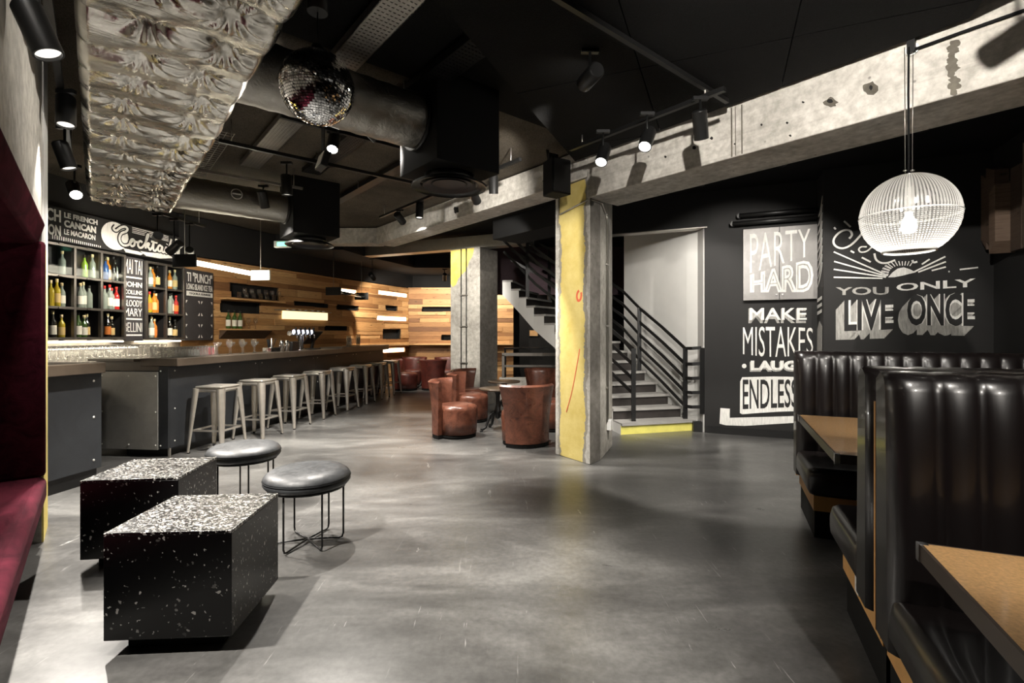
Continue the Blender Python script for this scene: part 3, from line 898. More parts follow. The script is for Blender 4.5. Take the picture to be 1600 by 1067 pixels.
# ================================================================== bar counter
BC = Vector((-3.77, 5.496, 0))
def bar_xy(x, y, z=0.0): return Vector((BC.x+BN[0]*x+B[0]*y, BC.y+BN[1]*x+B[1]*y, z))
bar = thing('bar_counter', 'long dark steel bar counter with riveted panels and slab top, stools along it', 'bar counter', BC, ROT_BN)
BL = 6.35
MB().box(-.62, -.02, .02, BL-.02, .08, 1.0).build('carcass', 'bar_steel', bar)
MB().box(-.58, -.07, .06, BL-.06, 0, .09).build('plinth', 'black_metal', bar)
MB().box(-.33, .12, -.03, 3.95, 1.005, 1.09).box(-.33, .12, 3.95, BL+.05, 1.005, 1.115).build('counter_top', 'counter', bar, bevel=.006)
MB().box(-.66, -.33, .0, BL, .9, .93).build('worktop', 'counter_light', bar)
def rivets(mb, pts, nx, ny, mat=1, r=.011):
    for p in pts:
        p = Vector(p); n_ = Vector((nx, ny, 0))
        mb.cyl(p-n_*.002, p+n_*.006, r, r*.55, 10, mat)
pw = BL/4
for i in range(4):
    mb = MB(); y0, y1 = i*pw+.003, (i+1)*pw-.003
    mb.box(-.02, .0, y0, y1, .10, 1.0)
    rivets(mb, [(0, y, z) for y in (y0+.07, (y0+y1)/2, y1-.07) for z in (.17, .53, .95)], 1, 0)
    mb.build('front_panel', ['bar_steel', 'rivet'], bar)
mb = MB().box(-.115, -.0, -.02, .0, .10, 1.0); rivets(mb, [(-.09, -.02, z) for z in (.13, .95)], 0, -1)
mb.build('corner_panel', ['bar_steel', 'rivet'], bar)
MB().box(-.02, .0, .0, .02, 0, .1).build('foot', 'galv', bar)
mb = MB().box(-.90, -.12, -.028, -.004, .085, .94)
rivets(mb, [(x, -.028, z) for x in (-.80, -.47, -.145) for z in (.135, .5, .895) if not (x == -.47 and z == .5)], 0, -1)
mb.build('end_panel', ['gate_steel', 'rivet'], bar)
MB().box(-.90, -.12, .0, .05, .95, 1.06).box(-.90, -.34, -.10, .05, 1.06, 1.085).build('flap', 'counter', bar)

ret = thing('bar_counter', 'short dark steel counter section next to the yellow wall edge', 'bar counter', (-3.80, 4.62, 0), ROT_BN)
mb = MB().box(-.6, 0, -1.3, 0, .13, 1.0); rivets(mb, [(0, -.075, z) for z in (.21, .6, .93)], 1, 0, r=.013)
mb.build('carcass', ['bar_steel', 'rivet'], ret)
MB().box(-.56, -.03, -1.3, -.02, 0, .13).build('plinth', 'black_metal', ret)
MB().box(-.64, .045, -1.3, .0, 1.0, 1.095).build('counter_top', 'counter', ret, bevel=.005)

# back counter and shelf under the bottle cabinets (local x along the wall, front faces -y)
bkc = thing('back_counter', 'back counter crowded with glasses under the lit bottle cabinets', 'counter', BO, ROT_B)
MB().box(-1.6, 2.7, -.32, .24, .94, .98).build('counter_top', 'counter_light', bkc)
MB().box(-1.6, 2.7, -.30, .24, 0, .94).build('carcass', 'black_metal', bkc)
MB().box(-1.6, 1.33, -.02, .24, 1.185, 1.215).build('shelf', 'counter', bkc)
o = MB().box(-1.5, 1.02, .02, .22, 1.252, 1.271).build('light_strip', 'led_white', loc=BO, rotz=ROT_B)
tag(o, 'long lit strip fixed under the bottle cabinets on the left', 'light')
o = MB().box(-1.5, 1.3, .06, .20, 1.168, 1.184).build('light_strip', 'led_bright', loc=BO, rotz=ROT_B)
tag(o, 'lower lit strip hidden under the dark shelf above the stacked tumblers', 'light')
o = MB().box(1.4, 2.07, .05, .22, 1.243, 1.262).build('light_strip', 'led_white', loc=BO, rotz=ROT_B)
tag(o, 'short lit strip fixed under the right-hand pair of bottle cabinet columns', 'light')

# bottle cabinets
def cabinet(label, x0, cols, cw, z0, z1, rows=3):
    t = thing('bottle_cabinet', label, 'cabinet', (BO[0]+B[0]*x0, BO[1]+B[1]*x0, z0), ROT_B)
    Wd = cols*cw; Hh = z1-z0; ch = Hh/rows
    MB().box(0, Wd, .235, .25, 0, Hh).box(0, .01, .0, .25, 0, Hh).box(Wd-.01, Wd, .0, .25, 0, Hh).box(0, Wd, 0, .25, Hh-.01, Hh).build('back_panel', 'cab_in', t)
    fr = MB()
    for i in range(cols+1):
        x = min(max(i*cw, .014), Wd-.014); fr.box(x-.016, x+.016, -.012, .03, 0, Hh)
    for j in range(rows+1):
        z = min(max(j*ch, .014), Hh-.014); fr.box(0, Wd, -.010, .028, z-.016, z+.016)
    for i in range(cols):          # weld beads and clips along the frame
        for j in range(rows+1): fr.box((i+.5)*cw-.03, (i+.5)*cw+.03, -.022, -.01, j*ch-.012, j*ch+.004)
    fr.build('frame', 'cab_steel', t, bevel=.003)
    for j in range(rows): MB().box(.01, Wd-.01, .02, .24, j*ch, j*ch+.012).build('shelf', 'cab_steel', t)
    for i in range(1, cols): MB().box(i*cw-.004, i*cw+.004, .02, .24, 0, Hh).build('divider', 'cab_in', t)
    for i in range(cols): MB().box(i*cw+.017, (i+1)*cw-.017, .002, .006, (rows-1)*ch+.017, Hh-.017).build('glass_pane', 'pane', t)
    return ch
CH_L = cabinet('three-column steel bottle cabinet nearest the yellow wall edge', -.03, 3, .352, 1.29, 2.44)
CH_R = cabinet('two-column steel bottle cabinet between the two chalk menu boards', 1.36, 2, .36, 1.28, 2.41)

# bottles
M['b_clear'] = plain('clear_bottle', rgb(138, 148, 138), .08, spec=.8, coat=.6)
M['b_green'] = plain('green_bottle', rgb(52, 78, 30), .08, coat=.8)
M['b_dark'] = plain('dark_bottle', rgb(18, 16, 12), .08, coat=.8)
M['b_amber'] = plain('amber_bottle', rgb(196, 120, 40), .08, coat=.8)
M['b_yellow'] = plain('yellow_bottle', rgb(170, 150, 40), .08, coat=.8)
M['b_blue'] = plain('blue_bottle', rgb(40, 80, 140), .08, coat=.8)
M['b_red'] = plain('red_bottle', rgb(170, 40, 36), .1, coat=.8)
M['b_lime'] = plain('lime_bottle', rgb(140, 176, 60), .1, coat=.8)
M['paper_white'] = plain('white_paper_label', rgb(226, 222, 208), .7)
M['paper_cream'] = plain('cream_paper_label', rgb(206, 178, 120), .7)
M['paper_orange'] = plain('orange_paper_label', rgb(206, 120, 50), .7)
M['cap_red'] = plain('red_cap', rgb(186, 52, 46), .4)
M['cap_dark'] = plain('dark_cap', rgb(30, 28, 26), .4)
M['cap_cream'] = plain('cream_cap', rgb(214, 196, 150), .4)
_bt = {}
def bottle(desc, glass, paper, cap, loc, label, group, h=.30, r=.036):
    key = (glass, paper, cap, h, r)
    if key in _bt: return dup(_bt[key], loc, 0, label, group)
    t = thing('bottle', label, 'bottle', loc, 0, group)
    MB().lathe([(.0, 0), (r*.96, .0), (r, .006), (r, h*.58), (r*.9, h*.64), (.016, h*.74), (.0135, h*.80), (.0135, h*.93), (0, h*.93)], 14).build('body', glass, t)
    MB().lathe([(.0, h*.87), (.0155, h*.87), (.0155, h), (0, h)], 10).build('cap', cap, t)
    if paper:
        MB().lathe([(r+.0008, h*.14), (r+.0008, h*.47)], 14).build('label', paper, t)
    _bt[key] = t
    return t
ROWN = ('top', 'middle', 'bottom'); ORD = ('first', 'second', 'third', 'fourth')
CELLS = {
 ('L', 0, 0): [('clear', 'b_clear', None, 'cap_cream', .75)],
 ('L', 0, 1): [('lime green', 'b_lime', None, 'cap_dark', .5), ('slim clear', 'b_clear', None, 'cap_cream', .9)],
 ('L', 0, 2): [('blue', 'b_blue', None, 'cap_dark', .1), ('amber white-labelled', 'b_amber', 'paper_white', 'cap_cream', .35), ('dark', 'b_dark', None, 'cap_dark', .65), ('clear white-labelled', 'b_clear', 'paper_white', 'cap_dark', .85)],
 ('L', 1, 0): [('yellow amber', 'b_yellow', None, 'cap_cream', .2), ('yellow', 'b_yellow', 'paper_cream', 'cap_cream', .45), ('clear white-labelled', 'b_clear', 'paper_white', 'cap_cream', .82)],
 ('L', 1, 1): [('clear white-labelled', 'b_clear', 'paper_white', 'cap_cream', .15), ('clear white-labelled', 'b_clear', 'paper_white', 'cap_cream', .42), ('clear', 'b_clear', None, 'cap_dark', .7)],
 ('L', 1, 2): [('clear red-capped', 'b_clear', None, 'cap_red', .14), ('clear red-capped', 'b_clear', 'paper_white', 'cap_red', .38), ('clear red-capped', 'b_clear', 'paper_white', 'cap_red', .62), ('red-labelled red-capped', 'b_red', 'paper_white', 'cap_red', .85)],
 ('L', 2, 0): [('dark white-labelled', 'b_dark', 'paper_white', 'cap_cream', .22), ('tall yellow', 'b_yellow', 'paper_cream', 'cap_cream', .8)],
 ('L', 2, 1): [('dark green', 'b_green', 'paper_white', 'cap_dark', .12), ('green white-labelled', 'b_green', 'paper_white', 'cap_cream', .38), ('dark cream-labelled', 'b_dark', 'paper_cream', 'cap_cream', .64)],
 ('L', 2, 2): [('dark orange-labelled', 'b_dark', 'paper_orange', 'cap_cream', .25), ('dark cream-labelled', 'b_dark', 'paper_cream', 'cap_cream', .62)],
 ('R', 0, 0): [('clear', 'b_clear', 'paper_white', 'cap_cream', .2), ('amber', 'b_amber', None, 'cap_dark', .5), ('dark', 'b_dark', 'paper_cream', 'cap_dark', .78)],
 ('R', 0, 1): [('pale amber', 'b_amber', 'paper_white', 'cap_cream', .3), ('pale clear', 'b_clear', 'paper_cream', 'cap_cream', .65)],
 ('R', 1, 0): [('red-capped orange-labelled', 'b_yellow', 'paper_orange', 'cap_red', .25), ('amber cream-labelled', 'b_amber', 'paper_cream', 'cap_dark', .52), ('dark amber', 'b_amber', None, 'cap_cream', .78)],
 ('R', 1, 1): [('clear', 'b_clear', None, 'cap_dark', .2), ('clear white-labelled', 'b_clear', 'paper_white', 'cap_dark', .45), ('red orange-labelled', 'b_red', 'paper_orange', 'cap_red', .75)],
 ('R', 2, 0): [('clear white-labelled', 'b_clear', 'paper_white', 'cap_cream', .3), ('amber orange-labelled', 'b_amber', 'paper_orange', 'cap_cream', .65)],
 ('R', 2, 1): [('dark white-labelled', 'b_dark', 'paper_white', 'cap_cream', .3), ('dark cream-labelled', 'b_dark', 'paper_cream', 'cap_dark', .65)],
}
for (cab, r, c), lst in CELLS.items():
    x0, cw, z0, ch, colw, name = (-.03, .352, 1.29, CH_L, ('left', 'middle', 'right'), 'three-column') if cab == 'L' else (1.36, .36, 1.28, CH_R, ('left', 'right'), 'two-column')
    for i, (desc, gl, pa, cp, fx_) in enumerate(lst):
        y = .066+.022*((i*7+c*3+r) % 2); x = x0+cw*(c+.29+.60*fx_); z = z0+ch*(2-r)+.0165
        p = (BO[0]+B[0]*x-B[1]*y, BO[1]+B[1]*x+B[0]*y, z)
        lab = f'{desc} bottle, {ORD[i]} in the {ROWN[r]}-row {colw[c]}-column cell of the {name} cabinet'
        bottle(desc, gl, pa, cp, p, lab, 'bottles in the wall cabinets', h=.29+.02*((i+r) % 3))

# ---- chalk signs over and beside the cabinets
sign = thing('cocktails_sign', 'long black sign board lettered Cocktails above the bottle cabinets', 'sign', BO, ROT_B)
MB().box(-1.3, 1.98, -.01, .22, 2.465, 2.86).build('board', 'black_paint', sign)
mb = MB(); Y0 = -.014
letter(mb, 'NCH', -.115, .145, 2.685, 2.83, Y0, .03)
letter(mb, 'TION', -.085, .145, 2.52, 2.645, Y0, .03)
letter(mb, 'LE FRENCH', .185, .61, 2.755, 2.82, Y0, .035)
letter(mb, 'CANCAN', .185, .59, 2.645, 2.73, Y0, .045)
letter(mb, 'LE MACARON', .185, .58, 2.555, 2.62, Y0, .015)
for i in range(24): stroke(mb, [(.05+.026*i, 2.475), (.05+.026*i, 2.475+.05-.0012*i)], .009, Y0, smooth=False)
def blob(cx, cz, rx, rz, n=28, a0=0, a1=2*PI): return [(cx+rx*math.cos(a0+(a1-a0)*i/n), cz+rz*math.sin(a0+(a1-a0)*i/n)) for i in range(n)]
flatpoly(mb, blob(.86, 2.665, .20, .185), Y0)
flatpoly(mb, [(1.25, 2.53), (1.4, 2.535), (1.62, 2.56), (1.80, 2.55), (1.83, 2.52), (1.6, 2.478), (1.35, 2.478)], Y0)
flatpoly(mb, [(.98, 2.525), (1.22, 2.52), (1.30, 2.50), (1.26, 2.476), (1.02, 2.476)], Y0)
flatpoly(mb, blob(1.90, 2.66, .07, .17, 20), Y0)
for z in (2.838, 2.815, 2.79, 2.768): stroke(mb, [(1.12, z), (1.75, z-.004)], .010, Y0, smooth=False)
# script word, outlined: dark halo first, then the pale strokes
SCRIPT = [[(.86, 2.80), (.83, 2.76), (.87, 2.74), (.93, 2.79), (1.00, 2.82), (1.04, 2.80), (1.02, 2.76), (.95, 2.72), (.92, 2.66), (.93, 2.60), (.98, 2.565), (1.05, 2.58), (1.10, 2.63)],
          [(1.10, 2.63), (1.13, 2.67), (1.10, 2.66), (1.08, 2.61), (1.11, 2.575), (1.15, 2.60), (1.15, 2.655), (1.13, 2.67), (1.17, 2.645), (1.20, 2.65)],
          [(1.28, 2.655), (1.25, 2.672), (1.215, 2.645), (1.21, 2.60), (1.24, 2.575), (1.28, 2.59), (1.32, 2.64)],
          [(1.32, 2.64), (1.37, 2.74), (1.385, 2.79), (1.36, 2.77), (1.34, 2.68), (1.335, 2.58)],
          [(1.335, 2.61), (1.37, 2.66), (1.395, 2.66), (1.38, 2.63), (1.35, 2.62), (1.39, 2.60), (1.41, 2.575), (1.45, 2.62)],
          [(1.45, 2.62), (1.49, 2.75), (1.47, 2.66), (1.47, 2.59), (1.50, 2.575), (1.54, 2.62)], [(1.43, 2.70), (1.54, 2.70)],
          [(1.62, 2.655), (1.58, 2.67), (1.55, 2.63), (1.56, 2.585), (1.60, 2.59), (1.63, 2.66), (1.625, 2.59), (1.66, 2.58), (1.68, 2.62)],
          [(1.68, 2.62), (1.70, 2.665), (1.695, 2.60), (1.71, 2.575), (1.74, 2.62)], [(1.715, 2.705), (1.72, 2.715)],
          [(1.74, 2.62), (1.79, 2.77), (1.80, 2.80), (1.775, 2.72), (1.765, 2.60), (1.785, 2.575), (1.81, 2.61)],
          [(1.81, 2.61), (1.85, 2.68), (1.86, 2.63), (1.87, 2.58), (1.83, 2.56), (1.80, 2.58)]]
for s_ in SCRIPT: stroke(mb, s_, .062, Y0-.003, 1)
for s_ in SCRIPT: stroke(mb, s_, .030, Y0-.006, 0)
mb.build('lettering', ['white_paint', 'black_paint'], sign, weld=False)

menu = thing('menu_board', 'narrow chalk menu board between the two bottle cabinets', 'sign', BO, ROT_B)
MB().box(1.03, 1.355, .04, .22, 1.26, 2.43).build('board', 'board', menu)
mb = MB(); y = .036
for s_, z0, z1, bo in (('MAI TAI', 2.20, 2.40, -.012), ('JOHN', 1.995, 2.09, .02), ('COLLINS', 1.915, 1.975, .01), ('BLOODY', 1.745, 1.835, .0), ('MARY', 1.61, 1.72, .0), ('BELLINI', 1.39, 1.52, -.01)):
    letter(mb, s_, 1.05, 1.335, z0, z1, y, bo)
for z in (2.15, 1.875, 1.57, 1.345): stroke(mb, [(1.05, z), (1.335, z)], .022, y, smooth=False)
mb.build('lettering', 'white_paint', menu, weld=False)

punch = thing('menu_board', 'large chalk board headed TI PUNCH right of the bottle cabinets', 'sign', BO, ROT_B)
MB().box(2.10, 2.72, .0, .22, 1.26, 2.40).build('board', 'board', punch)
mb = MB(); y = -.004
letter(mb, 'TI "PUNCH"', 2.13, 2.69, 2.20, 2.355, y, .012)
letter(mb, 'LONG ISLAND ICE TEA', 2.12, 2.70, 2.075, 2.17, y, .005)
flatpoly(mb, [(2.12, 1.975), (2.70, 1.975), (2.70, 2.05), (2.12, 2.05)], y)
letter(mb, 'TEQUILA SUNRISE', 2.17, 2.65, 1.993, 2.03, y-.003, .02, 1)
mb.build('lettering', ['white_paint', 'black_paint'], punch, weld=False)
mb = MB()
for z in (1.90, 1.66, 1.52, 1.30):
    up = 1 if z in (1.90, 1.52) else -1
    for x, sx in ((2.14, -1), (2.37, 1), (2.47, -1), (2.66, 1)):
        flatpoly(mb, [(x, z), (x+.03*sx, z), (x+.03*sx, z-.045*up)] if sx*up < 0 else [(x, z), (x+.03*sx, z-.045*up), (x+.03*sx, z)], y)
mb.build('corner_pattern', 'white_paint', punch, weld=False)

# ================================================================== glassware and bar things
_gl = {}
def glass(kind, loc, label, group, rotz=0):
    if kind in _gl: return dup(_gl[kind], loc, rotz, label, group)
    mb = MB()
    if kind == 'tumbler': prof = [(0, .004), (.030, .004), (.036, .12), (.0385, .12), (.0325, 0), (0, 0)]
    elif kind == 'wine': prof = [(0, .004), (.03, .003), (.004, .01), (.004, .085), (.02, .10), (.036, .13), (.036, .165), (.028, .195), (.030, .195), (.0385, .165), (.0385, .13), (.021, .096), (.006, .08), (.006, .012), (.031, .0), (0, 0)]
    elif kind == 'cup': prof = [(0, .004), (.034, .004), (.044, .125), (.047, .125), (.037, 0), (0, 0)]
    elif kind == 'coupe': prof = [(0, .003), (.03, .003), (.004, .01), (.004, .10), (.045, .135), (.05, .16), (.052, .16), (.047, .133), (.006, .095), (.006, .012), (.031, 0), (0, 0)]
    elif kind == 'pitcher':
        prof = [(0, .004), (.05, .004), (.055, .08), (.048, .17), (.051, .17), (.059, .08), (.054, 0), (0, 0)]
        mb.tube([(.05, 0, .14), (.09, 0, .13), (.095, 0, .08), (.057, 0, .05)], .006, 6)
    mb.lathe(prof, 14)
    nm = {'tumbler': 'tumbler_glass', 'wine': 'wine_glass', 'cup': 'beer_glass', 'coupe': 'cocktail_glass', 'pitcher': 'glass_pitcher'}[kind]
    o = mb.build(nm, 'glass', loc=loc)
    tag(o, label, 'glass' if kind != 'pitcher' else 'pitcher', group)
    _gl[kind] = o
    return o
def bo_xy(x, y, z): return (BO[0]+B[0]*x-B[1]*y, BO[1]+B[1]*x+B[0]*y, z)
for i in range(22):
    for j in range(4):
        x = -.35+.085*i; y = -.22+.13*(j % 2)
        glass('tumbler', bo_xy(x, y, .9805+.1205*(j//2)), 'clear tumbler in the crowded stacked rows on the back counter, left of the menu board', 'tumblers on the back counter')
for i in range(14):
    x = -.3+.10*i
    if i % 3 != 2: glass('coupe', bo_xy(x, .08, .9805), 'stemmed cocktail glass behind the row of tumblers on the back counter', 'stemmed glasses on the back counter')
for i in range(9):
    for j in range(2):
        glass('tumbler', bar_xy(-.25+.12*j, .06+.10*i, 1.0905), 'clear tumbler in the cluster on the near end of the long bar top', 'tumblers on the bar end')
for i in range(7):
    glass('wine' if i % 2 else 'coupe', bar_xy(-.20+.07*(i % 2), 1.02+.13*i, 1.0905), ('wine glass' if i % 2 else 'cocktail glass')+' in the row along the bar top past the tumblers', 'stemmed glasses along the bar top')
bx = tag(MB().box(-.08, .08, -.06, .06, 0, .25).build('red_box', ['red'], loc=bar_xy(-.47, 1.15, .9305), rotz=ROT_BN+.2, bevel=.004), 'small red carton standing behind the glasses on the bar', 'box')
bx = tag(MB().box(-.09, .09, -.11, .11, 0, .23).build('white_box', ['plastic_white'], loc=bar_xy(-.48, .84, .9305), rotz=ROT_BN+.1, bevel=.004), 'white carton behind the glasses next to the red one', 'box')
cd = thing('bar_caddy', 'steel bar caddy with stirrers and a dark tool on the bar top', 'caddy', bar_xy(-.1, 2.05, 1.0905), ROT_BN)
MB().box(-.07, .07, -.12, .12, 0, .07).build('tray', 'chrome', cd, bevel=.004)
MB().cyl((0, -.06, .06), (-.01, -.07, .19), .018, .022, 10).build('muddler', 'black_matt', cd)
MB().cyl((0, .03, .06), (.02, .08, .20), .006, n=8).build('stirrer', 'black_matt', cd)
MB().cyl((0, 0, .06), (0, .0, .21), .008, n=8).build('stirrer', 'plastic_white', cd)
for i, nm in enumerate(('first', 'second')):
    o = MB().lathe([(0, 0), (.035, 0), (.042, .11), (.034, .13), (.03, .17), (0, .17)], 14).build('cocktail_shaker', 'chrome', loc=bar_xy(-.10, 2.32+.14*i, 1.0905))
    tag(o, f'{nm} steel shaker beside the bar caddy, counted from the near bar end', 'shaker')
o = MB().box(-.05, .05, -.09, .09, 0, .15).build('napkin_holder', 'black_metal', loc=bar_xy(-.12, 2.66, 1.0905), rotz=ROT_BN, bevel=.01)
tag(o, 'dark napkin holder beside the shakers on the bar top', 'napkin holder')

tp = thing('beer_tap_tower', 'chrome beer tap tower with five lit round badges on the bar', 'beer tap', bar_xy(-.12, 2.75+.15, 1.0905), ROT_BN)
MB().lathe([(0, 0), (.075, 0), (.075, .012), (.05, .02), (.048, .25), (0, .25)], 18).build('column', 'chrome', tp)
MB().cyl((0, -.33, .285), (0, .33, .285), .04, n=16).build('head', 'chrome', tp)
for i in range(5):
    y = -.28+.14*i
    tap = MB().cyl((.03, y, .285), (.10, y, .27), .012, n=8).cyl((.10, y, .275), (.10, y, .20), .009, n=8).build('tap', 'chrome', tp)
    MB().cyl((.10, y, .27), (.08, y, .38), .012, .016, 8).build('handle', 'black_matt', tap)
    MB().cyl((.04, y, .305), (.052, y, .305), .04, n=16).build('badge', 'tap_light', tp)
ps = thing('till_terminal', 'black touch-screen till tilted on its stand beside the tap tower', 'till', bar_xy(-.18, 3.42, 1.0905), ROT_BN)
MB().prism([(-.12, -.1), (.10, -.1), (.10, .1), (-.12, .1)], 0, .02).build('base', 'black_metal', ps)
MB().bar((-.02, 0, .02), (.02, 0, .18), .06, .03).build('stand', 'black_metal', ps)
MB().obox((-.0, 0, .21), (.20, 0, .22), (0, .34, 0), (-.016, 0, .0145)).build('screen', 'black_metal', ps, bevel=.004)
for i in range(5):
    o = glass('cup', bar_xy(-.05, 5.05, 1.1155+.030*i), f'{("lowest", "second-lowest", "middle", "second-highest", "topmost")[i]} beer glass of the tall nested stack on the far end of the bar', 'nested beer glasses')
for i in range(4):
    o = glass('cup', bar_xy(-.14, 4.80, 1.1155+.030*i), f'{("lowest", "second-lowest", "second-highest", "topmost")[i]} beer glass of the short nested stack on the far end of the bar', 'nested beer glasses')
glass('pitcher', bar_xy(-.02, 4.55, 1.1155), 'glass pitcher standing left of the nested beer glasses', None)

# ---- timber wall shelves
def t_xy(x, y, z): return (TO[0]+A[0]*x-A[1]*y, TO[1]+A[1]*x+A[0]*y, z)
sh = tag(MB().box(.40, 1.66, -.20, .0, 1.965, 1.995).build('wall_shelf', 'shelf_wood', loc=TO, rotz=ROT_A, bevel=.003), 'upper timber wall shelf lined with upturned glasses', 'shelf')
s2 = thing('wall_shelf', 'lower timber wall shelf carrying three wine bottles', 'shelf', TO, ROT_A)
MB().box(.38, 1.36, -.22, .0, 1.43, 1.455).build('board', 'shelf_wood', s2, bevel=.003)
mb = MB(); mb.add([(.40, -.21, 1.43), (1.34, -.21, 1.43), (1.34, 0, 1.27), (.40, 0, 1.27), (.40, 0, 1.43), (1.34, 0, 1.43)], [(0, 1, 2, 3), (0, 3, 4), (1, 5, 2), (0, 4, 5, 1), (3, 2, 5, 4)])
mb.build('bracket', 'relief_wood', s2)
for i, (x, n_) in enumerate(((.50, 'first'), (.62, 'second'), (.73, 'third'))):
    bottle('', 'b_green', 'paper_white', 'cap_dark', t_xy(x, -.11, 1.4555), f'{n_} green wine bottle with white label on the lower timber shelf', 'wine bottles on the timber shelf', h=.33, r=.04)
for i, (x, n_) in enumerate(((.90, 'first'), (1.05, 'second'))):
    glass('wine', t_xy(x, -.11, 1.4555), f'{n_} large wine glass beside the bottles on the lower timber shelf', 'wine glasses on the lower shelf')
for i in range(12):
    glass('wine' if i % 2 else 'tumbler', t_xy(.72+.075*i, -.10-.04*(i % 2), 1.9955), ('wine glass' if i % 2 else 'tumbler')+' in the row of mixed glasses on the upper timber shelf', 'glasses on the upper timber shelf')
lb = thing('backlit_panel', 'long backlit onyx-like panel on the timber wall behind the till', 'light', TO, ROT_A)
MB().box(1.74, 2.92, -.07, 0, 1.665, 1.825).build('panel', 'backlight', lb)
MB().box(1.55, 3.02, -.09, .0, 1.83, 1.845).build('frame', 'galv', lb)
for x in (1.85, 2.0, 2.16, 2.32, 2.5, 2.66, 2.82):
    o = MB().lathe([(0, 0), (.03, 0), (.03, .015), (0, .02)], 10).build('tealight_holder', 'plastic_white', loc=t_xy(x, -.045, 1.8455))
    tag(o, 'small pale tealight holder in the row on top of the backlit panel', 'tealight', 'tealights on the backlit panel')
o = MB().box(3.45, 6.04, -.32, 0, 1.07, 1.11).build('wall_ledge', 'shelf_wood', loc=TO, rotz=ROT_A, bevel=.004); tag(o, 'pale timber drinking ledge along the long timber wall past the bar', 'ledge')
o = MB().box(0.05, 2.9, -.32, 0, 1.07, 1.11).build('wall_ledge', 'shelf_wood', loc=FO, rotz=0, bevel=.004); tag(o, 'pale timber drinking ledge on the end timber wall behind the far armchairs', 'ledge')

# ================================================================== bar stools
def bar_stool():
    t = thing('bar_stool', '', 'bar stool')
    s = .165
    mb = MB()
    mb.box(-s, s, -s, s, .735, .76).build('seat', 'stool_steel', t, bevel=.022, seg=3)
    MB().box(-s+.004, s-.004, -s+.004, s-.004, .69, .738).build('skirt', 'stool_steel', t, bevel=.02)
    for sx in (-1, 1):
        for sy in (-1, 1):
            a = Vector((sx*.142, sy*.142, .735)); b_ = Vector((sx*.205, sy*.205, .012))
            lg = MB()
            # folded sheet leg: wide outside curve that tapers to the foot
            pts = [a.lerp(b_, k/6) for k in range(7)]; wid = [.080, .076, .069, .060, .050, .041, .034]
            secs = []
            for p, w_ in zip(pts, wid):
                ring = []
                for q in range(9):
                    an = -PI*.30+PI*1.1*q/8-PI*.0
                    cx, cy = math.cos(an)*w_*.62, math.sin(an)*w_*.62
                    c = Vector((sx*(cx), sy*(cy), 0)); ring.append(p+c)
                secs.append(ring)
            v = [q for r_ in secs for q in r_]; f = []
            for i in range(6):
                for j in range(8): f.append((i*9+j, i*9+j+1, (i+1)*9+j+1, (i+1)*9+j))
            lg.add(v, f, 0, True)
            lg.build('leg', 'stool_steel', t)
            MB().cyl((b_.x, b_.y, 0), (b_.x, b_.y, .02), .016, .014, 10).build('rubber_foot', 'black_matt', t)
    z = .255; e = .205-.063*(z/.735)-.008
    for (p, q) in (((-e, -e), (e, -e)), ((e, -e), (e, e)), ((e, e), (-e, e)), ((-e, e), (-e, -e))):
        MB().bar((p[0], p[1], z), (q[0], q[1], z), .008, .022).build('stretcher', 'stool_steel', t)
    return t
bs0 = bar_stool()
nth = ('first', 'second', 'third', 'fourth', 'fifth', 'sixth', 'seventh', 'last')
for i, yy in enumerate((5.86, 6.62, 7.36, 8.18, 9.08, 9.88, 10.68, 11.42)):
    xx = -3.455+.1154*(yy-5.84)
    lab = f'{nth[i]} steel bar stool along the bar, counted from its near corner'
    if i == 0: lab = 'brushed steel bar stool nearest the bar corner, first of the row'
    if i == 7: lab = 'last steel bar stool of the row, past the far end of the bar'
    if i == 0:
        bs0.location = (xx, yy, 0); bs0.rotation_euler = (0, 0, ROT_BN); tag(bs0, lab, 'bar stool', 'steel bar stools along the bar')
    else: dup(bs0, (xx, yy, 0), ROT_BN+random.uniform(-.06, .06), lab, 'steel bar stools along the bar')

# ================================================================== block tables and round leather stools
def block(label, loc, rotz):
    t = thing('block_table', label, 'table', loc, rotz, 'black flecked block tables')
    MB().box(-.26, .26, -.25, .25, .062, .50).build('body', 'flake_side', t, bevel=.002)
    MB().box(-.26, .26, -.25, .25, .50, .515).build('top', 'flake_top_glare', t, bevel=.002)
    MB().box(-.20, .20, -.19, .19, 0, .064).build('plinth', 'black_matt', t)
    return t
block('nearer black block table with white flecks, standing closest to the camera', (-1.475, 2.365, 0), math.radians(4.0))
block('rear black block table with white flecks, behind the nearer one', (-2.245, 3.135, 0), math.radians(7.8))
def round_stool(label, loc, rotz):
    t = thing('round_stool', label, 'stool', loc, rotz, 'round leather stools')
    mb = MB()
    prof = [(0, .488), (.12, .487), (.19, .482), (.228, .472), (.252, .456), (.265, .438), (.268, .428), (.262, .424), (.266, .418), (.268, .40), (.255, .382), (.22, .374), (0, .372)]
    mb.lathe(prof, 48).build('cushion', 'seat_leather', t)
    MB().lathe([(.264, .421), (.271, .424), (.264, .428)], 48).build('piping', 'seat_leather', t)
    MB().cyl((0, 0, .362), (0, 0, .376), .24, n=32).build('seat_plate', 'black_metal', t)
    for k in range(6):
        a = 2*PI*k/6; c, s_ = math.cos(a), math.sin(a)
        pts = [(0, 0, .018), (.14*c, .14*s_, .012), (.195*c, .195*s_, .008), (.214*c, .214*s_, .014), (.222*c, .222*s_, .035), (.222*c, .222*s_, .20), (.222*c, .222*s_, .365)]
        MB().tube(pts, .0062, 8).build('leg', 'black_metal', t)
    return t
round_stool('round charcoal leather stool on black wire legs, right of the nearer block table', (-1.335, 3.26, 0), .25)
round_stool('round charcoal leather stool farther back, between the rear block table and the bar', (-2.13, 3.97, 0), .1)

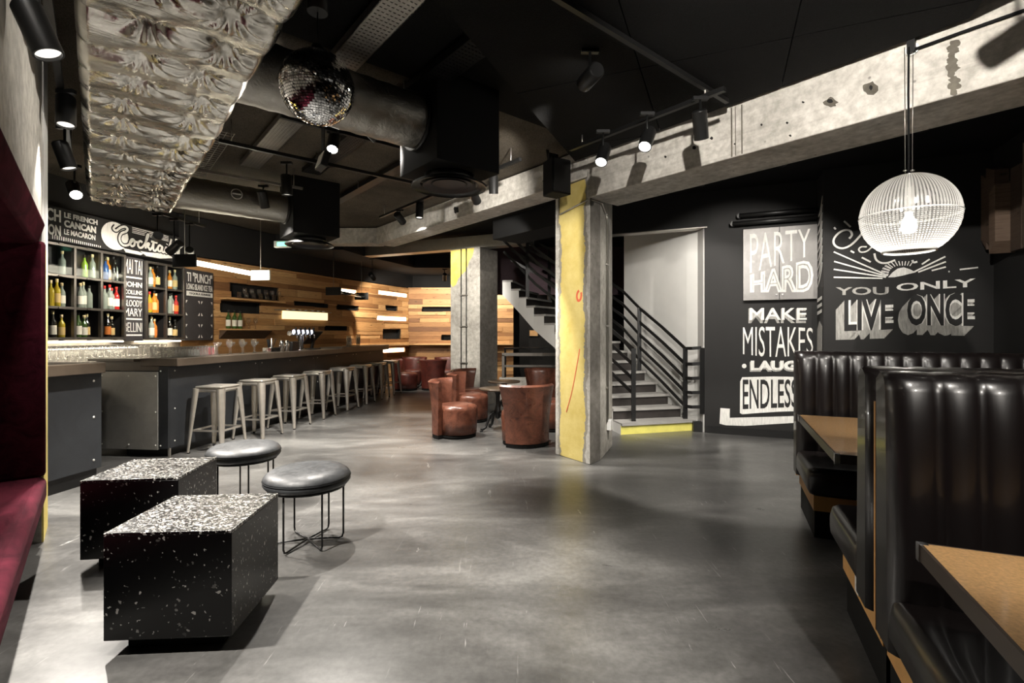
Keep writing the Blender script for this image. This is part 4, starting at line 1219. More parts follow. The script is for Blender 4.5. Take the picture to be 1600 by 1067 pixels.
# ================================================================== tub armchairs and pedestal tables
def tub_chair(label, loc, rotz, mat, group):
    """faces local +x"""
    t = thing('tub_chair', label, 'armchair', loc, rotz, group); t.scale = (1.06, 1.06, 1.03)
    MB().lathe([(0, .425), (.16, .422), (.225, .410), (.25, .385), (.256, .35), (.252, .20), (.245, .05), (0, .05)], 32, (.045, 0, 0)).build('seat', mat, t)
    mb = MB()
    n, zs = 18, [.05, .15, .3, .45, .56, .65, .71]
    R = lambda z: .315+.05*(max(0, z-.25)/.46)**1.6
    half = lambda z: math.radians(56+9*(max(0, z-.2)/.5)**1.3)
    outer, inner = [], []
    for z in zs:
        outer.append([(-R(z)*math.cos(-half(z)+2*half(z)*i/n)+.045, R(z)*math.sin(-half(z)+2*half(z)*i/n), z) for i in range(n+1)])
        ri = R(z)-.062
        inner.append([(-ri*math.cos(-half(z)+2*half(z)*i/n)+.045, ri*math.sin(-half(z)+2*half(z)*i/n), z) for i in range(n+1)])
    topm = [(-(R(.73)-.031)*math.cos(-half(.71)+2*half(.71)*i/n)+.045, (R(.73)-.031)*math.sin(-half(.71)+2*half(.71)*i/n), .732) for i in range(n+1)]
    loops = outer+[topm]+inner[::-1]
    v = [p for l in loops for p in l]; f = []
    m = n+1
    for k in range(len(loops)-1):
        for i in range(n): f.append((k*m+i, k*m+i+1, (k+1)*m+i+1, (k+1)*m+i))
    for side in (0, n):
        for k in range(len(zs)-1):
            a, b_ = k*m+side, (k+1)*m+side; c, d = (len(loops)-1-k)*m+side, (len(loops)-2-k)*m+side
            f.append((a, b_, d, c))
        k = len(zs)-1; f.append((k*m+side, (k+1)*m+side, (k+2)*m+side))
    mb.add(v, f, 0, True); o = mb.build('backrest', mat, t)
    try: o.data.set_sharp_from_angle(angle=math.radians(60))
    except Exception: pass
    MB().cyl((.045, 0, 0), (.045, 0, .052), .237, n=28).prism([(.045-r_*math.cos(a_), r_*math.sin(a_)) for r_, sg in ((.31, 1), (.24, -1)) for a_ in [sg*math.radians(-56+112*k/12) for k in range(13)]], 0, .051).build('base', 'black_matt', t)
    return t
G1 = 'tan leather tub chairs by the yellow column'
fc = lambda dx, dy: math.atan2(dy, dx)
tub_chair('tan tub chair at the near left of the group, its back side-on to the left', (-.78, 6.68, 0), fc(.98, -.12), 'tan', G1)
tub_chair('tan tub chair just behind the near left one, beside the first table', (-.69, 7.85, 0), fc(.98, -.10), 'tan', G1)
tub_chair('tan tub chair at the far left, in front of the grey column', (-.72, 8.62, 0), fc(.85, -.5), 'tan', G1)
tub_chair('tan tub chair with its broad back turned to the camera, left of the yellow column', (.15, 6.18, 0), fc(-.28, .96), 'tan', G1)
tub_chair('tan tub chair at the far right of the group, facing the camera', (.50, 8.75, 0), fc(-.35, -.9), 'tan', G1)
tub_chair('tan tub chair mostly hidden behind the yellow column', (.60, 7.15, 0), fc(-.98, -.15), 'tan', G1)
G2 = 'dark leather tub chairs at the far timber wall'
tub_chair('dark tub chair near the last bar stool, its back to the bar', (-2.62, 12.2, 0), fc(.98, .1), 'oxblood', G2)
tub_chair('dark tub chair by the grey column with its back to the camera', (-1.92, 12.3, 0), fc(.1, .99), 'oxblood', G2)
tub_chair('red-brown tub chair against the far timber wall, facing the camera on the left', (-2.62, 13.35, 0), fc(.2, -.98), 'oxblood', G2)
tub_chair('red-brown tub chair against the far timber wall, half hidden by the grey column', (-1.72, 13.3, 0), fc(.1, -.99), 'oxblood', G2)
def pedestal(label, loc, group, h=.60, r=.265):
    t = thing('pedestal_table', label, 'table', loc, .5, group)
    MB().lathe([(0, h), (r-.006, h), (r, h-.006), (r, h-.022), (r-.01, h-.028), (0, h-.028)], 40).build('top', 'table_dark', t)
    MB().lathe([(0, h-.028), (.09, h-.03), (.05, h-.06), (.03, h-.10), (.026, .34), (.04, .30), (.05, .24), (.035, .18), (0, .16)], 18).build('pillar', 'black_metal', t)
    for k in range(4):
        a = PI/2*k; c, s_ = math.cos(a), math.sin(a)
        pts = [(.03, .25), (.08, .265), (.13, .22), (.155, .14), (.19, .06), (.235, .035), (.26, .03)]
        MB().tube([(x*c, x*s_, z) for x, z in pts], [.018, .02, .02, .018, .018, .02, .024], 8).build('leg', 'black_metal', t)
        MB().lathe([(0, 0), (.02, .0), (.022, .02), (0, .025)], 10, (.258*c, .258*s_, 0)).build('foot', 'black_metal', t)
    return t
pedestal('nearer dark round pedestal table between the tan tub chairs', (-.20, 7.05, 0), 'round pedestal tables')
pedestal('farther dark round pedestal table between the tan tub chairs', (-.13, 8.15, 0), 'round pedestal tables')
pedestal('dark round table between the far tub chairs at the timber wall', (-2.18, 12.85, 0), 'round pedestal tables', h=.66)

# ================================================================== booths
def chan_back(L, zb, zt, first, pitch, depth, lean):
    """channel-stitched pad: local x along the seat, front at y=0 facing -y"""
    xs, heights = [], []
    edges = [0.0, first]
    while edges[-1]+pitch < L-.03: edges.append(edges[-1]+pitch)
    edges[-1] = L if L-edges[-1] < pitch*.5 else edges[-1]
    if edges[-1] < L: edges.append(L)
    us = []
    for a, b_ in zip(edges, edges[1:]):
        for k in range(8): us.append((a+(b_-a)*k/8, k/8))
    us.append((L, 0.0))
    prof = []      # (y, z, weight of the bulge)
    H = zt-zb
    for k in range(9):
        q = k/8; prof.append((lean*q, zb+H*.93*q, min(1, .35+q*2) ))
    prof += [(lean+.010, zb+H*.965, .9), (lean+.035, zb+H*.99, .8), (lean+.075, zt, .6), (depth*.75, zt-.004, .4), (depth, zt-.03, 0), (depth, zb, 0)]
    v, f = [], []
    m = len(prof)
    for (x, ph) in us:
        bl = math.sin(PI*ph)**.55*.024 if 0 < ph < 1 else 0.0
        endr = max(0, 1-x/.05)**2*.03 if x < .05 else 0
        for (y, z, w_) in prof:
            top = z > zb+H*.9
            v.append((x, y-bl*w_*(0.35 if top else 1)+endr*(1 if y < depth*.6 else -1), z+(bl*.12 if top and w_ > .3 else 0)))
    for i in range(len(us)-1):
        for j in range(m-1): f.append((i*m+j, i*m+j+1, (i+1)*m+j+1, (i+1)*m+j))
        f.append((i*m+m-1, i*m, (i+1)*m, (i+1)*m+m-1))
    mb = MB(); mb.add(v, f, 0, True)
    e0 = [tuple(v[j]) for j in range(m)]; e1 = [tuple(v[(len(us)-1)*m+j]) for j in range(m)]
    mb.add(e0, [tuple(range(m))]); mb.add(e1, [tuple(range(m-1, -1, -1))])
    return mb
def seat_pad(L, y0, y1, z0, z1, r=.05):
    mb = MB(); n = 10
    prof = []
    for (cy, cz, a0) in ((y0+r, z1-r, PI), (y1-r, z1-r, PI/2)):
        for k in range(n+1):
            a = a0-PI/2*k/n; prof.append((cy+r*math.cos(a), cz+r*math.sin(a)))
    prof += [(y1, z0+.01), (y0+.02, z0), (y0, z0+.03)]
    xs = [0, .012, .04, .1, L/2, L-.05, L]; ins = [.035, .012, .002, 0, 0, 0, .02]
    v, f = [], []; m = len(prof); cz = (z0+z1)/2; cy = (y0+y1)/2
    for x, s_ in zip(xs, ins):
        for (y, z) in prof:
            v.append((x, y+(s_ if y < cy else -s_), z+(-s_ if z > cz else s_)))
    for i in range(len(xs)-1):
        for j in range(m): f.append((i*m+j, i*m+(j+1) % m, (i+1)*m+(j+1) % m, (i+1)*m+j))
    mb.add(v, f, 0, True); mb.add(v[:m], [tuple(range(m))], 0, True); mb.add(v[-m:], [tuple(range(m-1, -1, -1))], 0)
    return mb
BLEN = 2.12
def bench(label, o_front, facing, group='booth benches'):
    """o_front: room offset of the front face of the backrest; facing -1 to the camera, +1 away"""
    loc = AW(o_front, .50)
    t = thing('booth_bench', label, 'bench', loc, ROT_W, group)
    flip = facing > 0
    def fin(mb, name, mat, **k):
        if flip: mb.v = [(x, -y, z) for (x, y, z) in mb.v]
        return mb.build(name, mat, t, **k)
    fin(chan_back(BLEN, .30, 1.225, .135, .105, .20, .03), 'backrest', 'booth_leather')
    fin(seat_pad(BLEN, -.56, .05, .31, .49), 'seat', 'booth_leather')
    fin(MB().box(.045, BLEN, -.46, .22, .19, .33), 'base', 'ply')
    fin(MB().box(.02, .5, .205, .225, .25, 1.10), 'side_panel', 'ply')
    fin(MB().box(.055, BLEN, -.42, .22, 0, .19), 'plinth', 'black_matt')
    return t
near = bench('black channelled leather booth bench nearest the camera, facing it', 1.98, -1)
rear = bench('black leather booth bench back to back with the nearest one, facing away', 2.47, 1)
bench('black channelled leather booth bench at the far table, under the mural', 4.27, -1)
o = MB().box(-.006, .0, -.03, .03, -.045, .045).build('booth_tag', 'plastic_white', loc=AW(2.62, .544, .255), rotz=ROT_W)
tag(o, 'small white notice stuck low on the plywood side of the near booth', 'label')
def booth_table(label, o0, o1):
    t = thing('booth_table', label, 'table', AW((o0+o1)/2, .49), ROT_W, 'booth tables')
    h = (o1-o0)/2
    MB().box(.008, 1.7, -h+.008, h-.008, .765, .78).build('top', 'cork', t)
    MB().box(0, 1.7, -h, -h+.008, .735, .7795).box(0, 1.7, h-.008, h, .735, .7795).box(0, .008, -h, h, .735, .7795).box(.008, 1.69, -h+.008, h-.008, .735, .765).build('edge', 'edge_dark', t)
    for y in (-h, h): MB().box(-.003, .02, y-.003 if y < 0 else y-.02, y+.02 if y < 0 else y+.003, .733, .781).build('corner_cap', 'chrome', t)
    MB().cyl((.9, 0, .02), (.9, 0, .735), .04, n=16).box(.65, 1.15, -.25, .25, 0, .02).build('pedestal', 'black_metal', t)
    return t
booth_table('cork-topped booth table at the lower right corner, nearest the camera', .36, 1.70)
booth_table('cork-topped booth table between the two farther booth benches', 2.80, 4.08)

# ================================================================== maroon alcove seat in the left wall
al = thing('alcove_bench', 'maroon velvet bench built into the lined alcove of the concrete wall', 'bench', (0, 0, 0), ROT_N)
mb = MB(); L0, L1 = -1.5, 4.44
mb.box(-1.05, -.245, L0, L1, .275, .44)
mb.build('seat', 'velvet', al, bevel=.045, seg=5)
MB().box(-1.06, -.50, L0, L1, 0, .275).build('base', 'black_matt', al)
MB().box(-1.07, -.95, L0, L1, .44, 1.93).build('backrest', 'velvet_dark', al)
MB().box(-1.0, -.25, 4.38, 4.452, .44, 1.95).build('side_panel', 'velvet', al, bevel=.02)
mb = MB()
mb.add([(-.25, L0, 2.08), (-.25, 4.45, 2.08), (-.29, 4.45, 1.93), (-.29, L0, 1.93), (-1.05, L0, 2.06), (-1.05, 4.45, 2.06), (-1.05, 4.45, 1.87), (-1.05, L0, 1.87)],
       [(0, 1, 2, 3), (3, 2, 6, 7), (0, 4, 5, 1), (1, 5, 6, 2), (0, 3, 7, 4), (4, 7, 6, 5)])
mb.build('canopy', 'velvet', al, bevel=.02)

# ================================================================== overhead: ducts, trays, rails
fd = thing('insulated_duct', 'wide duct wrapped in quilted silver foil, running along the left concrete wall', 'duct', (0, 0, 0), ROT_N)
nx, ny = 70, 520; X0, X1, S0, S1 = -.075, .69, -1.2, 6.95
rnd = random.Random(11)
pins = []
s_ = -1.1
while s_ < S1-.1:
    pins += [(X0+.24+rnd.uniform(-.03, .03), s_+rnd.uniform(-.03, .03)), (X0+.56+rnd.uniform(-.03, .03), s_+.05+rnd.uniform(-.03, .03))]
    s_ += .36
v, f = [], []
for j in range(ny+1):
    y = S0+(S1-S0)*j/ny
    near = [p for p in pins if abs(p[1]-y) < .22]
    for i in range(nx+1):
        x = X0+(X1-X0)*i/nx
        yy = y+1.1+.035*math.sin(x*7.3+y*1.9)+.018*math.sin(x*15+y*5.3)+.06*(x-.3)
        ph = (yy % .36)/.36
        z = 2.815-(.052+.014*math.sin(y*2.7+x*3))*math.sin(PI*ph)**.62
        for (px_, py_) in near:
            dx, dy = x-px_, y-py_; r2 = dx*dx+dy*dy*1.4
            z += .035*math.exp(-r2/.0040)
            an = math.atan2(dy, dx); r = math.sqrt(r2)
            z += .013*math.sin(an*11+px_*40)*math.exp(-((r-.085)/.065)**2)
        e = min(i, nx-i)/nx
        z += .05*max(0, 1-e/.06)**2
        z += .0022*math.sin(x*31+math.sin(y*17)*2)*math.sin(y*43+x*9)
        v.append((x, y, z))
for j in range(ny):
    for i in range(nx): f.append((j*(nx+1)+i, j*(nx+1)+i+1, (j+1)*(nx+1)+i+1, (j+1)*(nx+1)+i))
mb = MB(); mb.add(v, f, 0, True)
mb.build('foil_underside', 'foil', fd, weld=False)
mb = MB(); mb.add([(X0, S0, 2.85), (X0, S1, 2.85), (X0, S1, 3.28), (X0, S0, 3.28), (X1, S0, 2.85), (X1, S1, 2.85), (X1, S1, 3.28), (X1, S0, 3.28)],
                  [(0, 1, 2, 3), (4, 7, 6, 5), (1, 5, 6, 2), (0, 3, 7, 4), (3, 2, 6, 7)])
mb.build('side_wrap', 'foil', fd)
def round_duct(label, s, n0, n1, z, r, mat):
    t = thing('round_duct', label, 'duct', DN(s, n0, z), ROT_N)
    mb = MB(); L = n1-n0; k = 30; v, f = [], []
    for i in range(k+1):
        rr = r*(1+.012*math.sin(i*1.7)+.006*math.sin(i*4.1))
        for j in range(32):
            a = 2*PI*j/32; v.append((L*i/k, rr*math.cos(a), rr*math.sin(a)*.97))
    for i in range(k):
        for j in range(32): f.append((i*32+j, i*32+(j+1) % 32, (i+1)*32+(j+1) % 32, (i+1)*32+j))
    mb.add(v, f, 0, True); mb.build('wrap', mat, t, weld=False)
    MB().cyl((L-.03, 0, 0), (L+.015, 0, 0), r*1.06, n=32).build('collar', 'black_metal', t)
    return t
round_duct('round foil-wrapped duct joining the wide duct to the nearer ceiling diffuser box', 3.45, .66, 1.92, 3.0, .205, 'black_foil')
rd2 = round_duct('round black foil duct over the bar, marked with a white circle', 6.72, .66, 1.86, 2.96, .19, 'black_foil')
mk = MB(); mk.lathe([(.052, 0), (.062, 0), (.062, .004), (.052, .004)], 28).box(-.045, .045, -.008, .008, 0, .004)
mk = mk.build('circle_mark', 'white_paint', rd2); mk.location = (.60, -.198, .03); mk.rotation_euler = (PI/2, 0, 0)
def diffuser(label, s, n, zb, z1=CEIL):
    t = thing('ceiling_diffuser', label, 'air diffuser', DN(s, n, zb), ROT_N, 'round ceiling diffusers')
    MB().box(-.29, .29, -.29, .29, .10, z1-zb).build('plenum_box', 'black_matt', t, bevel=.004)
    MB().cyl((0, 0, .03), (0, 0, .10), .20, n=32).build('neck', 'black_metal', t)
    mb = MB()
    for r0, r1, z in ((.235, .30, .0), (.165, .215, .012), (.10, .145, .022), (0, .08, .03)):
        mb.lathe([(r0, z+.022), (r1, z), (r1, z+.006), (r0, z+.03)], 40)
    mb.lathe([(.30, .0), (.305, .012), (.25, .04)], 40)
    mb.build('swirl_rings', 'black_metal', t)
    return t
diffuser('nearer round black ceiling diffuser under its black box, right of the mirror ball', 3.45, 2.21, 2.545)
diffuser('farther round black ceiling diffuser over the bar, beside the green exit light', 6.72, 2.15, 2.515)
rb = tag(MB().box(4.46, 5.0, 4.45, 5.79, 2.74, 3.02).build('square_duct', 'black_matt', rotz=ROT_N, bevel=.004), 'black rectangular duct hanging behind the beam left of the yellow column', 'duct')

def tray(label, n, s0, s1, w=.2, z=3.235):
    t = thing('cable_tray', label, 'cable tray', DN(s0, n, z), ROT_N, 'ceiling cable trays')
    L = s1-s0; mb = MB()
    for x in (-w/2, w/2-.006): mb.box(x, x+.006, 0, L, 0, .05)
    y = 0
    while y < L:
        mb.box(-w/2, w/2, y, min(y+.030, L), 0, .004); y += .038
    for q in range(7): mb.box(-w/2+w*(q+.5)/7-.006, -w/2+w*(q+.5)/7+.006, 0, L, -.0005, .0045)
    mb.build('tray', 'galv' if n < 1.6 else 'black_metal', t)
    for y in (L*.1, L*.5, L*.9):
        MB().cyl((-w/2, y, .0), (-w/2, y, CEIL-z), .005, n=6).cyl((w/2, y, 0), (w/2, y, CEIL-z), .005, n=6).build('hanger_rod', 'galv', t)
    return t
tray('perforated steel cable tray closest to the foil duct, crossing behind the mirror ball', 1.33, 1.4, 6.2)
tray('perforated black cable tray between the mirror ball and the diffuser box', 1.93, 1.0, 6.0)
tray('narrow black cable tray farther right over the tub chairs', 2.65, 4.2, 8.2, .12)
ct = thing('wire_basket_tray', 'wire basket tray beside the foil duct over the near bar end', 'cable tray', DN(5.0, .86, 3.14), ROT_N)
mb = MB()
for x in (-.09, -.03, .03, .09): mb.cyl((x, 0, 0), (x, 1.6, 0), .003, n=5)
for k in range(24): mb.cyl((-.09, .02+.068*k, 0), (.09, .02+.068*k, 0), .003, n=5).cyl((-.09, .02+.068*k, 0), (-.09, .02+.068*k, .05), .003, n=5)
mb.build('basket', 'galv', ct)
for k in (.2, 1.4): MB().cyl((0, k, 0), (0, k, CEIL-3.14), .005, n=6).build('hanger_rod', 'galv', ct)
def rail_n(name, label, s, n0, n1, z, mat='black_metal', r=.016, cat='conduit', group=None, up=None):
    t = thing(name, label, cat, DN(s, n0, z), ROT_N, group)
    MB().box(0, n1-n0, -r, r, -r, r).build('rail', mat, t)
    for x in (.1, n1-n0-.1):
        MB().cyl((x, 0, 0), (x, 0, (up or CEIL)-z), .005, n=6).build('hanger_rod', 'galv', t)
    return t
rail_n('conduit', 'straight dark conduit on the black acoustic ceiling panels', 1.9, 1.5, 3.75, 3.155, up=3.19)
rail_n('support_rail', 'steel support rail crossing under the trays at the end of the foil duct', 6.2, .75, 1.9, 3.10, 'galv', .014, 'rail')
rail_n('lighting_track', 'black lighting track crossing over the bar front, carrying one down spot', 5.15, .85, 3.3, 3.10, cat='lighting track')
rail_n('lighting_track', 'black lighting track crossing below the mirror ball duct', 4.5, 1.2, 2.6, 3.20, cat='lighting track')
def rail_d(name, label, n, s0, s1, z, up, cat='lighting track'):
    t = thing(name, label, cat, DN(s0, n, z), ROT_N)
    MB().box(-.018, .018, 0, s1-s0, -.016, .016).build('rail', 'black_metal', t)
    for y in (.15, s1-s0-.15): MB().cyl((0, y, .0), (0, y, up-z), .006, n=6).build('hanger_rod', 'galv', t)
    return t
rail_d('lighting_track', 'black lighting track beside the foil duct along the left concrete wall', -.175, -.6, 6.2, 2.93, CEIL)
rail_d('lighting_track', 'black lighting track in front of the concrete beam right of the column', 3.42, 1.75, 3.25, 3.09, 3.19)
rail_d('lighting_track', 'black lighting track in front of the far beam over the tub chairs', 3.36, 3.9, 7.2, 3.16, CEIL)
rail_d('lighting_track', 'black lighting track hidden behind the concrete beam facing the slogans', 4.75, .6, 3.2, 3.12, CEIL)

# ---- conduits on the columns, outlet, speaker
cp = thing('column_conduit', 'paired steel conduits down the right side of the yellow column', 'conduit', (0, 0, 0))
nr = Vector((P4.y-P3.y, -(P4.x-P3.x))).normalized()
fr = (P4-P3).normalized()
def on_r(t, off, z): q = P3+fr*t+nr*off; return (q.x, q.y, z)
def on_f(t, off, z): q = P1+fx*t-fy*off; return (q.x, q.y, z)
for dt in (0, .045): MB().tube([on_r(.34+dt, .014, .36), on_r(.34+dt, .014, 2.62), on_r(.25+dt, .014, 2.72)], .009, 8).build('pipe', 'galv', cp)
for z in (.75, 1.45, 2.15): MB().obox(on_r(.36, .012, z), (.004*nr.x*6, .004*nr.y*6, 0), (.10*fr.x, .10*fr.y, 0), (0, 0, .018)).build('clip', 'galv', cp)
MB().tube([on_f(.075, .014, 2.96), on_f(.075, .014, 2.70), on_f(.10, .014, 2.69), on_f(.565, .014, 2.755), on_r(.0, .02, 2.76), on_r(.25, .014, 2.70)], .009, 8).build('pipe', 'galv', cp)
o = MB().box(-.045, .045, -.03, .02, 0, .12).build('wall_socket', 'plastic_white', loc=on_r(.40, .022, .26), rotz=math.atan2(fr.y, fr.x), bevel=.004)
tag(o, 'white socket box low on the right side of the yellow column', 'socket')
# red marks sprayed on the paint
mb = MB()
stroke(mb, [(.40, 1.82), (.375, 1.80), (.365, 1.755), (.385, 1.715), (.42, 1.725), (.435, 1.77), (.43, 1.80)], .026, -.003)
stroke(mb, [(.41, 1.20), (.36, 1.0), (.28, .72), (.19, .50)], .010, -.003)
struct(mb.build('column_mark', plain('red_spray', rgb(222, 108, 74), .8), loc=(P1.x, P1.y, 0), rotz=math.atan2(fx.y, fx.x)))
cq = thing('column_conduit', 'two thin vertical conduits on the pale face of the far grey column', 'conduit', (*Q[0], 0), math.atan2(qx.y, qx.x))
for x in (.27, .395):
    MB().cyl((x, -.012, .0), (x, -.012, 3.0), .010, n=8).build('pipe', 'black_metal', cq)
for z in (.8, 1.5, 2.1): MB().box(.24, .425, -.024, .0, z, z+.02).build('clip', 'galv', cq)
sp = thing('loudspeaker', 'black loudspeaker on a bracket at the head of the yellow column', 'speaker', (.46, 5.16, 2.98), .55)
MB().prism([(-.12, -.09), (.12, -.09), (.09, .12), (-.09, .12)], -.19, .17).build('cabinet', 'black_matt', sp, bevel=.012)
MB().box(-.105, .105, -.10, -.088, -.175, .155).build('grille', 'black_metal', sp, bevel=.004)
MB().bar((0, .10, .05), (0, .16, .33), .03, .012).box(-.06, .06, .05, .07, .10, .26).build('bracket', 'black_metal', sp)

# ---- mirror ball
mbll = thing('mirror_ball', 'mirror ball hanging from the dark ceiling in front of the foil duct', 'mirror ball', (-1.087, 2.79, 2.73))
mb = MB(); R = .2; rows = 44; rnd = random.Random(4)
for i in range(1, rows):
    t0, t1 = PI*i/rows+.006, PI*(i+1)/rows-.006
    if i == rows-1: t1 = PI-.02
    seg = max(6, int(2*PI*math.sin((t0+t1)/2)/(PI/rows)))
    tilt = rnd.uniform(-.004, .004)
    for j in range(seg):
        a0, a1 = 2*PI*(j+.05)/seg, 2*PI*(j+.95)/seg
        jt = [rnd.uniform(-.0011, .0011) for _ in range(4)]
        q = []
        for k, (t_, a) in enumerate(((t0, a0), (t1, a0), (t1, a1), (t0, a1))):
            r_ = R+jt[k]*.8; q.append((r_*math.sin(t_)*math.cos(a), r_*math.sin(t_)*math.sin(a), r_*math.cos(t_)))
        mb.add(q, [(0, 1, 2, 3)])
mb.build('mirror_tiles', 'mirror', mbll, weld=False)
MB().lathe([(0, -.196), (.08, -.179), (.1386, -.1386), (.179, -.08), (.196, 0), (.179, .08), (.1386, .1386), (.08, .179), (0, .196)], 40).build('core', 'black_matt', mbll)
MB().cyl((0, 0, .19), (0, 0, .235), .05, .03, 16).cyl((0, 0, .235), (0, 0, .42), .004, n=6).build('hanger', 'black_metal', mbll)
MB().cyl((0, 0, .42), (0, 0, .59), .055, n=16).build('motor', 'black_metal', mbll)

# ---- spotlights
def spot(label, pos, aim, power=100, cone=55, blend=.45, zc=3.12, lens='lens', r=.052, L=.19, col=NEUT, group='track spotlights', size=.03):
    pos, aim = Vector(pos), Vector(aim)
    d = (aim-pos).normalized()
    t = thing('track_spotlight', label, 'spotlight', pos, 0, group)
    a, b_ = -d*(L*.5), d*(L*.5)
    mb = MB().cyl(a, b_, r, n=24, caps=False).cyl(b_, b_-d*.02, r*.86, n=24, caps=False).cyl(a, a-d*.012, r, r*.85, 24)
    x = d.orthogonal().normalized(); y = d.cross(x)
    n = 24; ring = [(x*math.cos(2*PI*i/n)+y*math.sin(2*PI*i/n)) for i in range(n)]
    mb.add([b_+q*r for q in ring]+[b_+q*r*.86 for q in ring], [(i, (i+1) % n, n+(i+1) % n, n+i) for i in range(n)])
    mb.build('body', 'black_metal', t)
    MB().cyl(b_-d*.022, b_-d*.012, r*.85, n=24).build('lens', lens, t)
    top = Vector((0, 0, zc-pos.z))
    MB().tube([Vector((0, 0, 0))-d*.03+Vector((0, 0, r*.3)), Vector((0, 0, max(.06, r+.02))), top], .009, 8).build('arm', 'black_metal', t)
    MB().box(-.055, .055, -.016, .016, top.z-.025, top.z).build('adapter', 'black_metal', t)
    if power:
        ld = bpy.data.lights.new('spot_lamp', 'SPOT'); ld.energy = power*K_LIGHT; ld.color = col
        ld.spot_size = math.radians(cone); ld.spot_blend = blend; ld.shadow_soft_size = size
        lo = bpy.data.objects.new('spot_lamp', ld); COL.objects.link(lo); lo.parent = t
        lo.location = b_+d*.012
        lo.rotation_euler = d.to_track_quat('-Z', 'Y').to_euler()
    return t
spot('large black spotlight in the upper left corner, nearest the camera on the wall track', (-1.89, 1.99, 2.56), (-.95, 2.35, 0), 200, 66, zc=2.92, lens='lens_dim')
spot('black spotlight second along the wall track, turned to the alcove', (-2.86, 3.20, 2.78), (-2.6, 2.9, .4), 25, 70, zc=2.92, lens='lens_dim')
spot('black spotlight third along the wall track, pointing down', (-3.36, 3.75, 2.69), (-2.6, 4.1, 0), 220, 80, zc=2.92, lens='lens_dim')
spot('lit spotlight at the far end of the wall track, facing the camera', (-4.05, 4.62, 2.69), (-1.9, 2.9, .4), 120, 60, zc=2.92)
spot('added unseen black spotlight close overhead on the wall track, grazing the concrete wall', tuple(DN(.35, -.172, 2.72)), tuple(DN(3.2, -.38, 2.85)), 44, 60, zc=2.92)  # added out-of-frame lamp to brighten the left concrete wall
spot('black spotlight hanging straight down over the bar stools', (-2.28, 5.05, 2.86), (-2.25, 5.3, 0), 210, 92, zc=3.10, lens='lens_dim')
spot('small black spotlight tilted toward the bar front, under the black round duct', (-2.94, 5.9, 2.946), (-2.9, 7.2, .6), 120, 80, zc=3.12, lens='lens_dim')
spot('brightly lit spotlight facing the camera below the mirror ball', (-1.62, 4.53, 3.09), (-1.3, 2.5, 0), 190, 66, zc=3.20)
spot('black spotlight with a pale edge, leftmost on the far beam track', (-1.612, 7.185, 3.026), (-.95, 9.5, 2.0), 130, 56, zc=3.15, lens='lens_dim')
spot('black spotlight second on the far beam track, over the tub chairs', (-1.25, 6.75, 3.02), (-1.3, 6.4, 0), 150, 90, zc=3.15, lens='lens_dim')
spot('black spotlight right of the near diffuser, in front of the far beam', (-.204, 5.495, 3.0), (-.2, 6.4, 0), 110, 80, zc=3.15, lens='lens_dim')
spot('small lit spotlight peeping from behind the near diffuser rim', (-.43, 5.76, 2.945), (.25, 8.6, 1.7), 42, 60, zc=3.15)
spot('added black spotlight on the acoustic ceiling aimed past the diffuser box at the far beam', (.50, 3.2, 3.0), (-.45, 6.5, 3.10), 300, 24, .9, zc=3.18)  # added fixture, put in to light the far beam
spot('brightly lit spotlight facing the camera beside the speaker', (.77, 4.22, 2.87), (-.2, 2.6, 0), 12, 50, zc=3.08)
spot('brightly lit spotlight facing the camera, right of the one by the speaker', (1.05, 3.88, 2.87), (-.1, 2.2, 0), 10, 50, zc=3.08)
spot('black spotlight at the right end of the beam track, throwing a pool on the beam', (1.37, 3.63, 2.87), (1.9, 4.6, .9), 90, 62, .25, zc=3.08, lens='lens_dim')
spot('far lit spotlight on the black ceiling above the timber wall corner', (-3.05, 10.9, 2.62), (-2.6, 13.6, 1.1), 90, 100, zc=3.01, col=WARM)
spot('added black spotlight near the black ceiling edge over the far tub chairs', (-1.7, 12.6, 2.80), (-1.9, 13.8, 1.6), 50, 130, .8, zc=3.01, col=WARM)  # added lamp that lights the far timber wall
spot('added black spotlight near the grey column washing the end timber wall', (-.4, 12.7, 2.80), (-.4, 13.8, 1.6), 50, 110, zc=3.01, col=WARM)  # another added lamp for the end timber wall
spot('black spotlight on the cocktails sign, left of three hanging at the foil duct end', (-4.225, 5.95, 2.52), (-5.1, 7.0, 2.5), 14, 90, zc=2.795, col=WARM)
spot('lit spotlight in the middle of three at the foil duct end', (-4.195, 6.2, 2.43), (-5.25, 6.4, 1.7), 22, 110, zc=2.795, col=WARM)
spot('black spotlight, right of three hanging at the foil duct end', (-4.167, 6.45, 2.40), (-5.0, 7.8, 1.8), 24, 100, zc=2.795, col=WARM)
lt = thing('lighting_track', 'short black lighting track at the end of the foil duct, holding three spotlights', 'lighting track', (-4.25, 5.72, 2.81), ROT_BN)
MB().box(-.018, .018, 0, 1.0, -.016, .016).build('rail', 'black_metal', lt)
for y in (.1, .9): MB().cyl((0, y, 0), (0, y, CEIL-2.81), .005, n=6).build('hanger_rod', 'galv', lt)
spot('added unseen black spotlight above the booths aimed at the concrete beam', (.55, .7, 3.0), (2.3, 3.6, 3.05), 180, 78, .8, zc=3.18)  # added out of frame so the beam face is brighter
spot('added black spotlight behind the near diffuser box, aimed at the yellow column', (-1.15, 4.0, 3.0), (.6, 5.5, 1.4), 64, 62, zc=3.32)  # added lamp to light the yellow column face
spot('added unseen black spotlight behind the beam aimed at the painted slogans', tuple(DN(1.9, 4.78, 2.98)), (3.05, 6.75, 1.5), 75, 80, zc=3.10)  # added behind the beam to light the slogan lettering
spot('added unseen black spotlight behind the beam aimed at the white stair wall', tuple(DN(2.7, 4.78, 2.98)), (2.3, 7.4, 1.2), 50, 76, zc=3.10)  # added behind the beam as light for the white stair wall
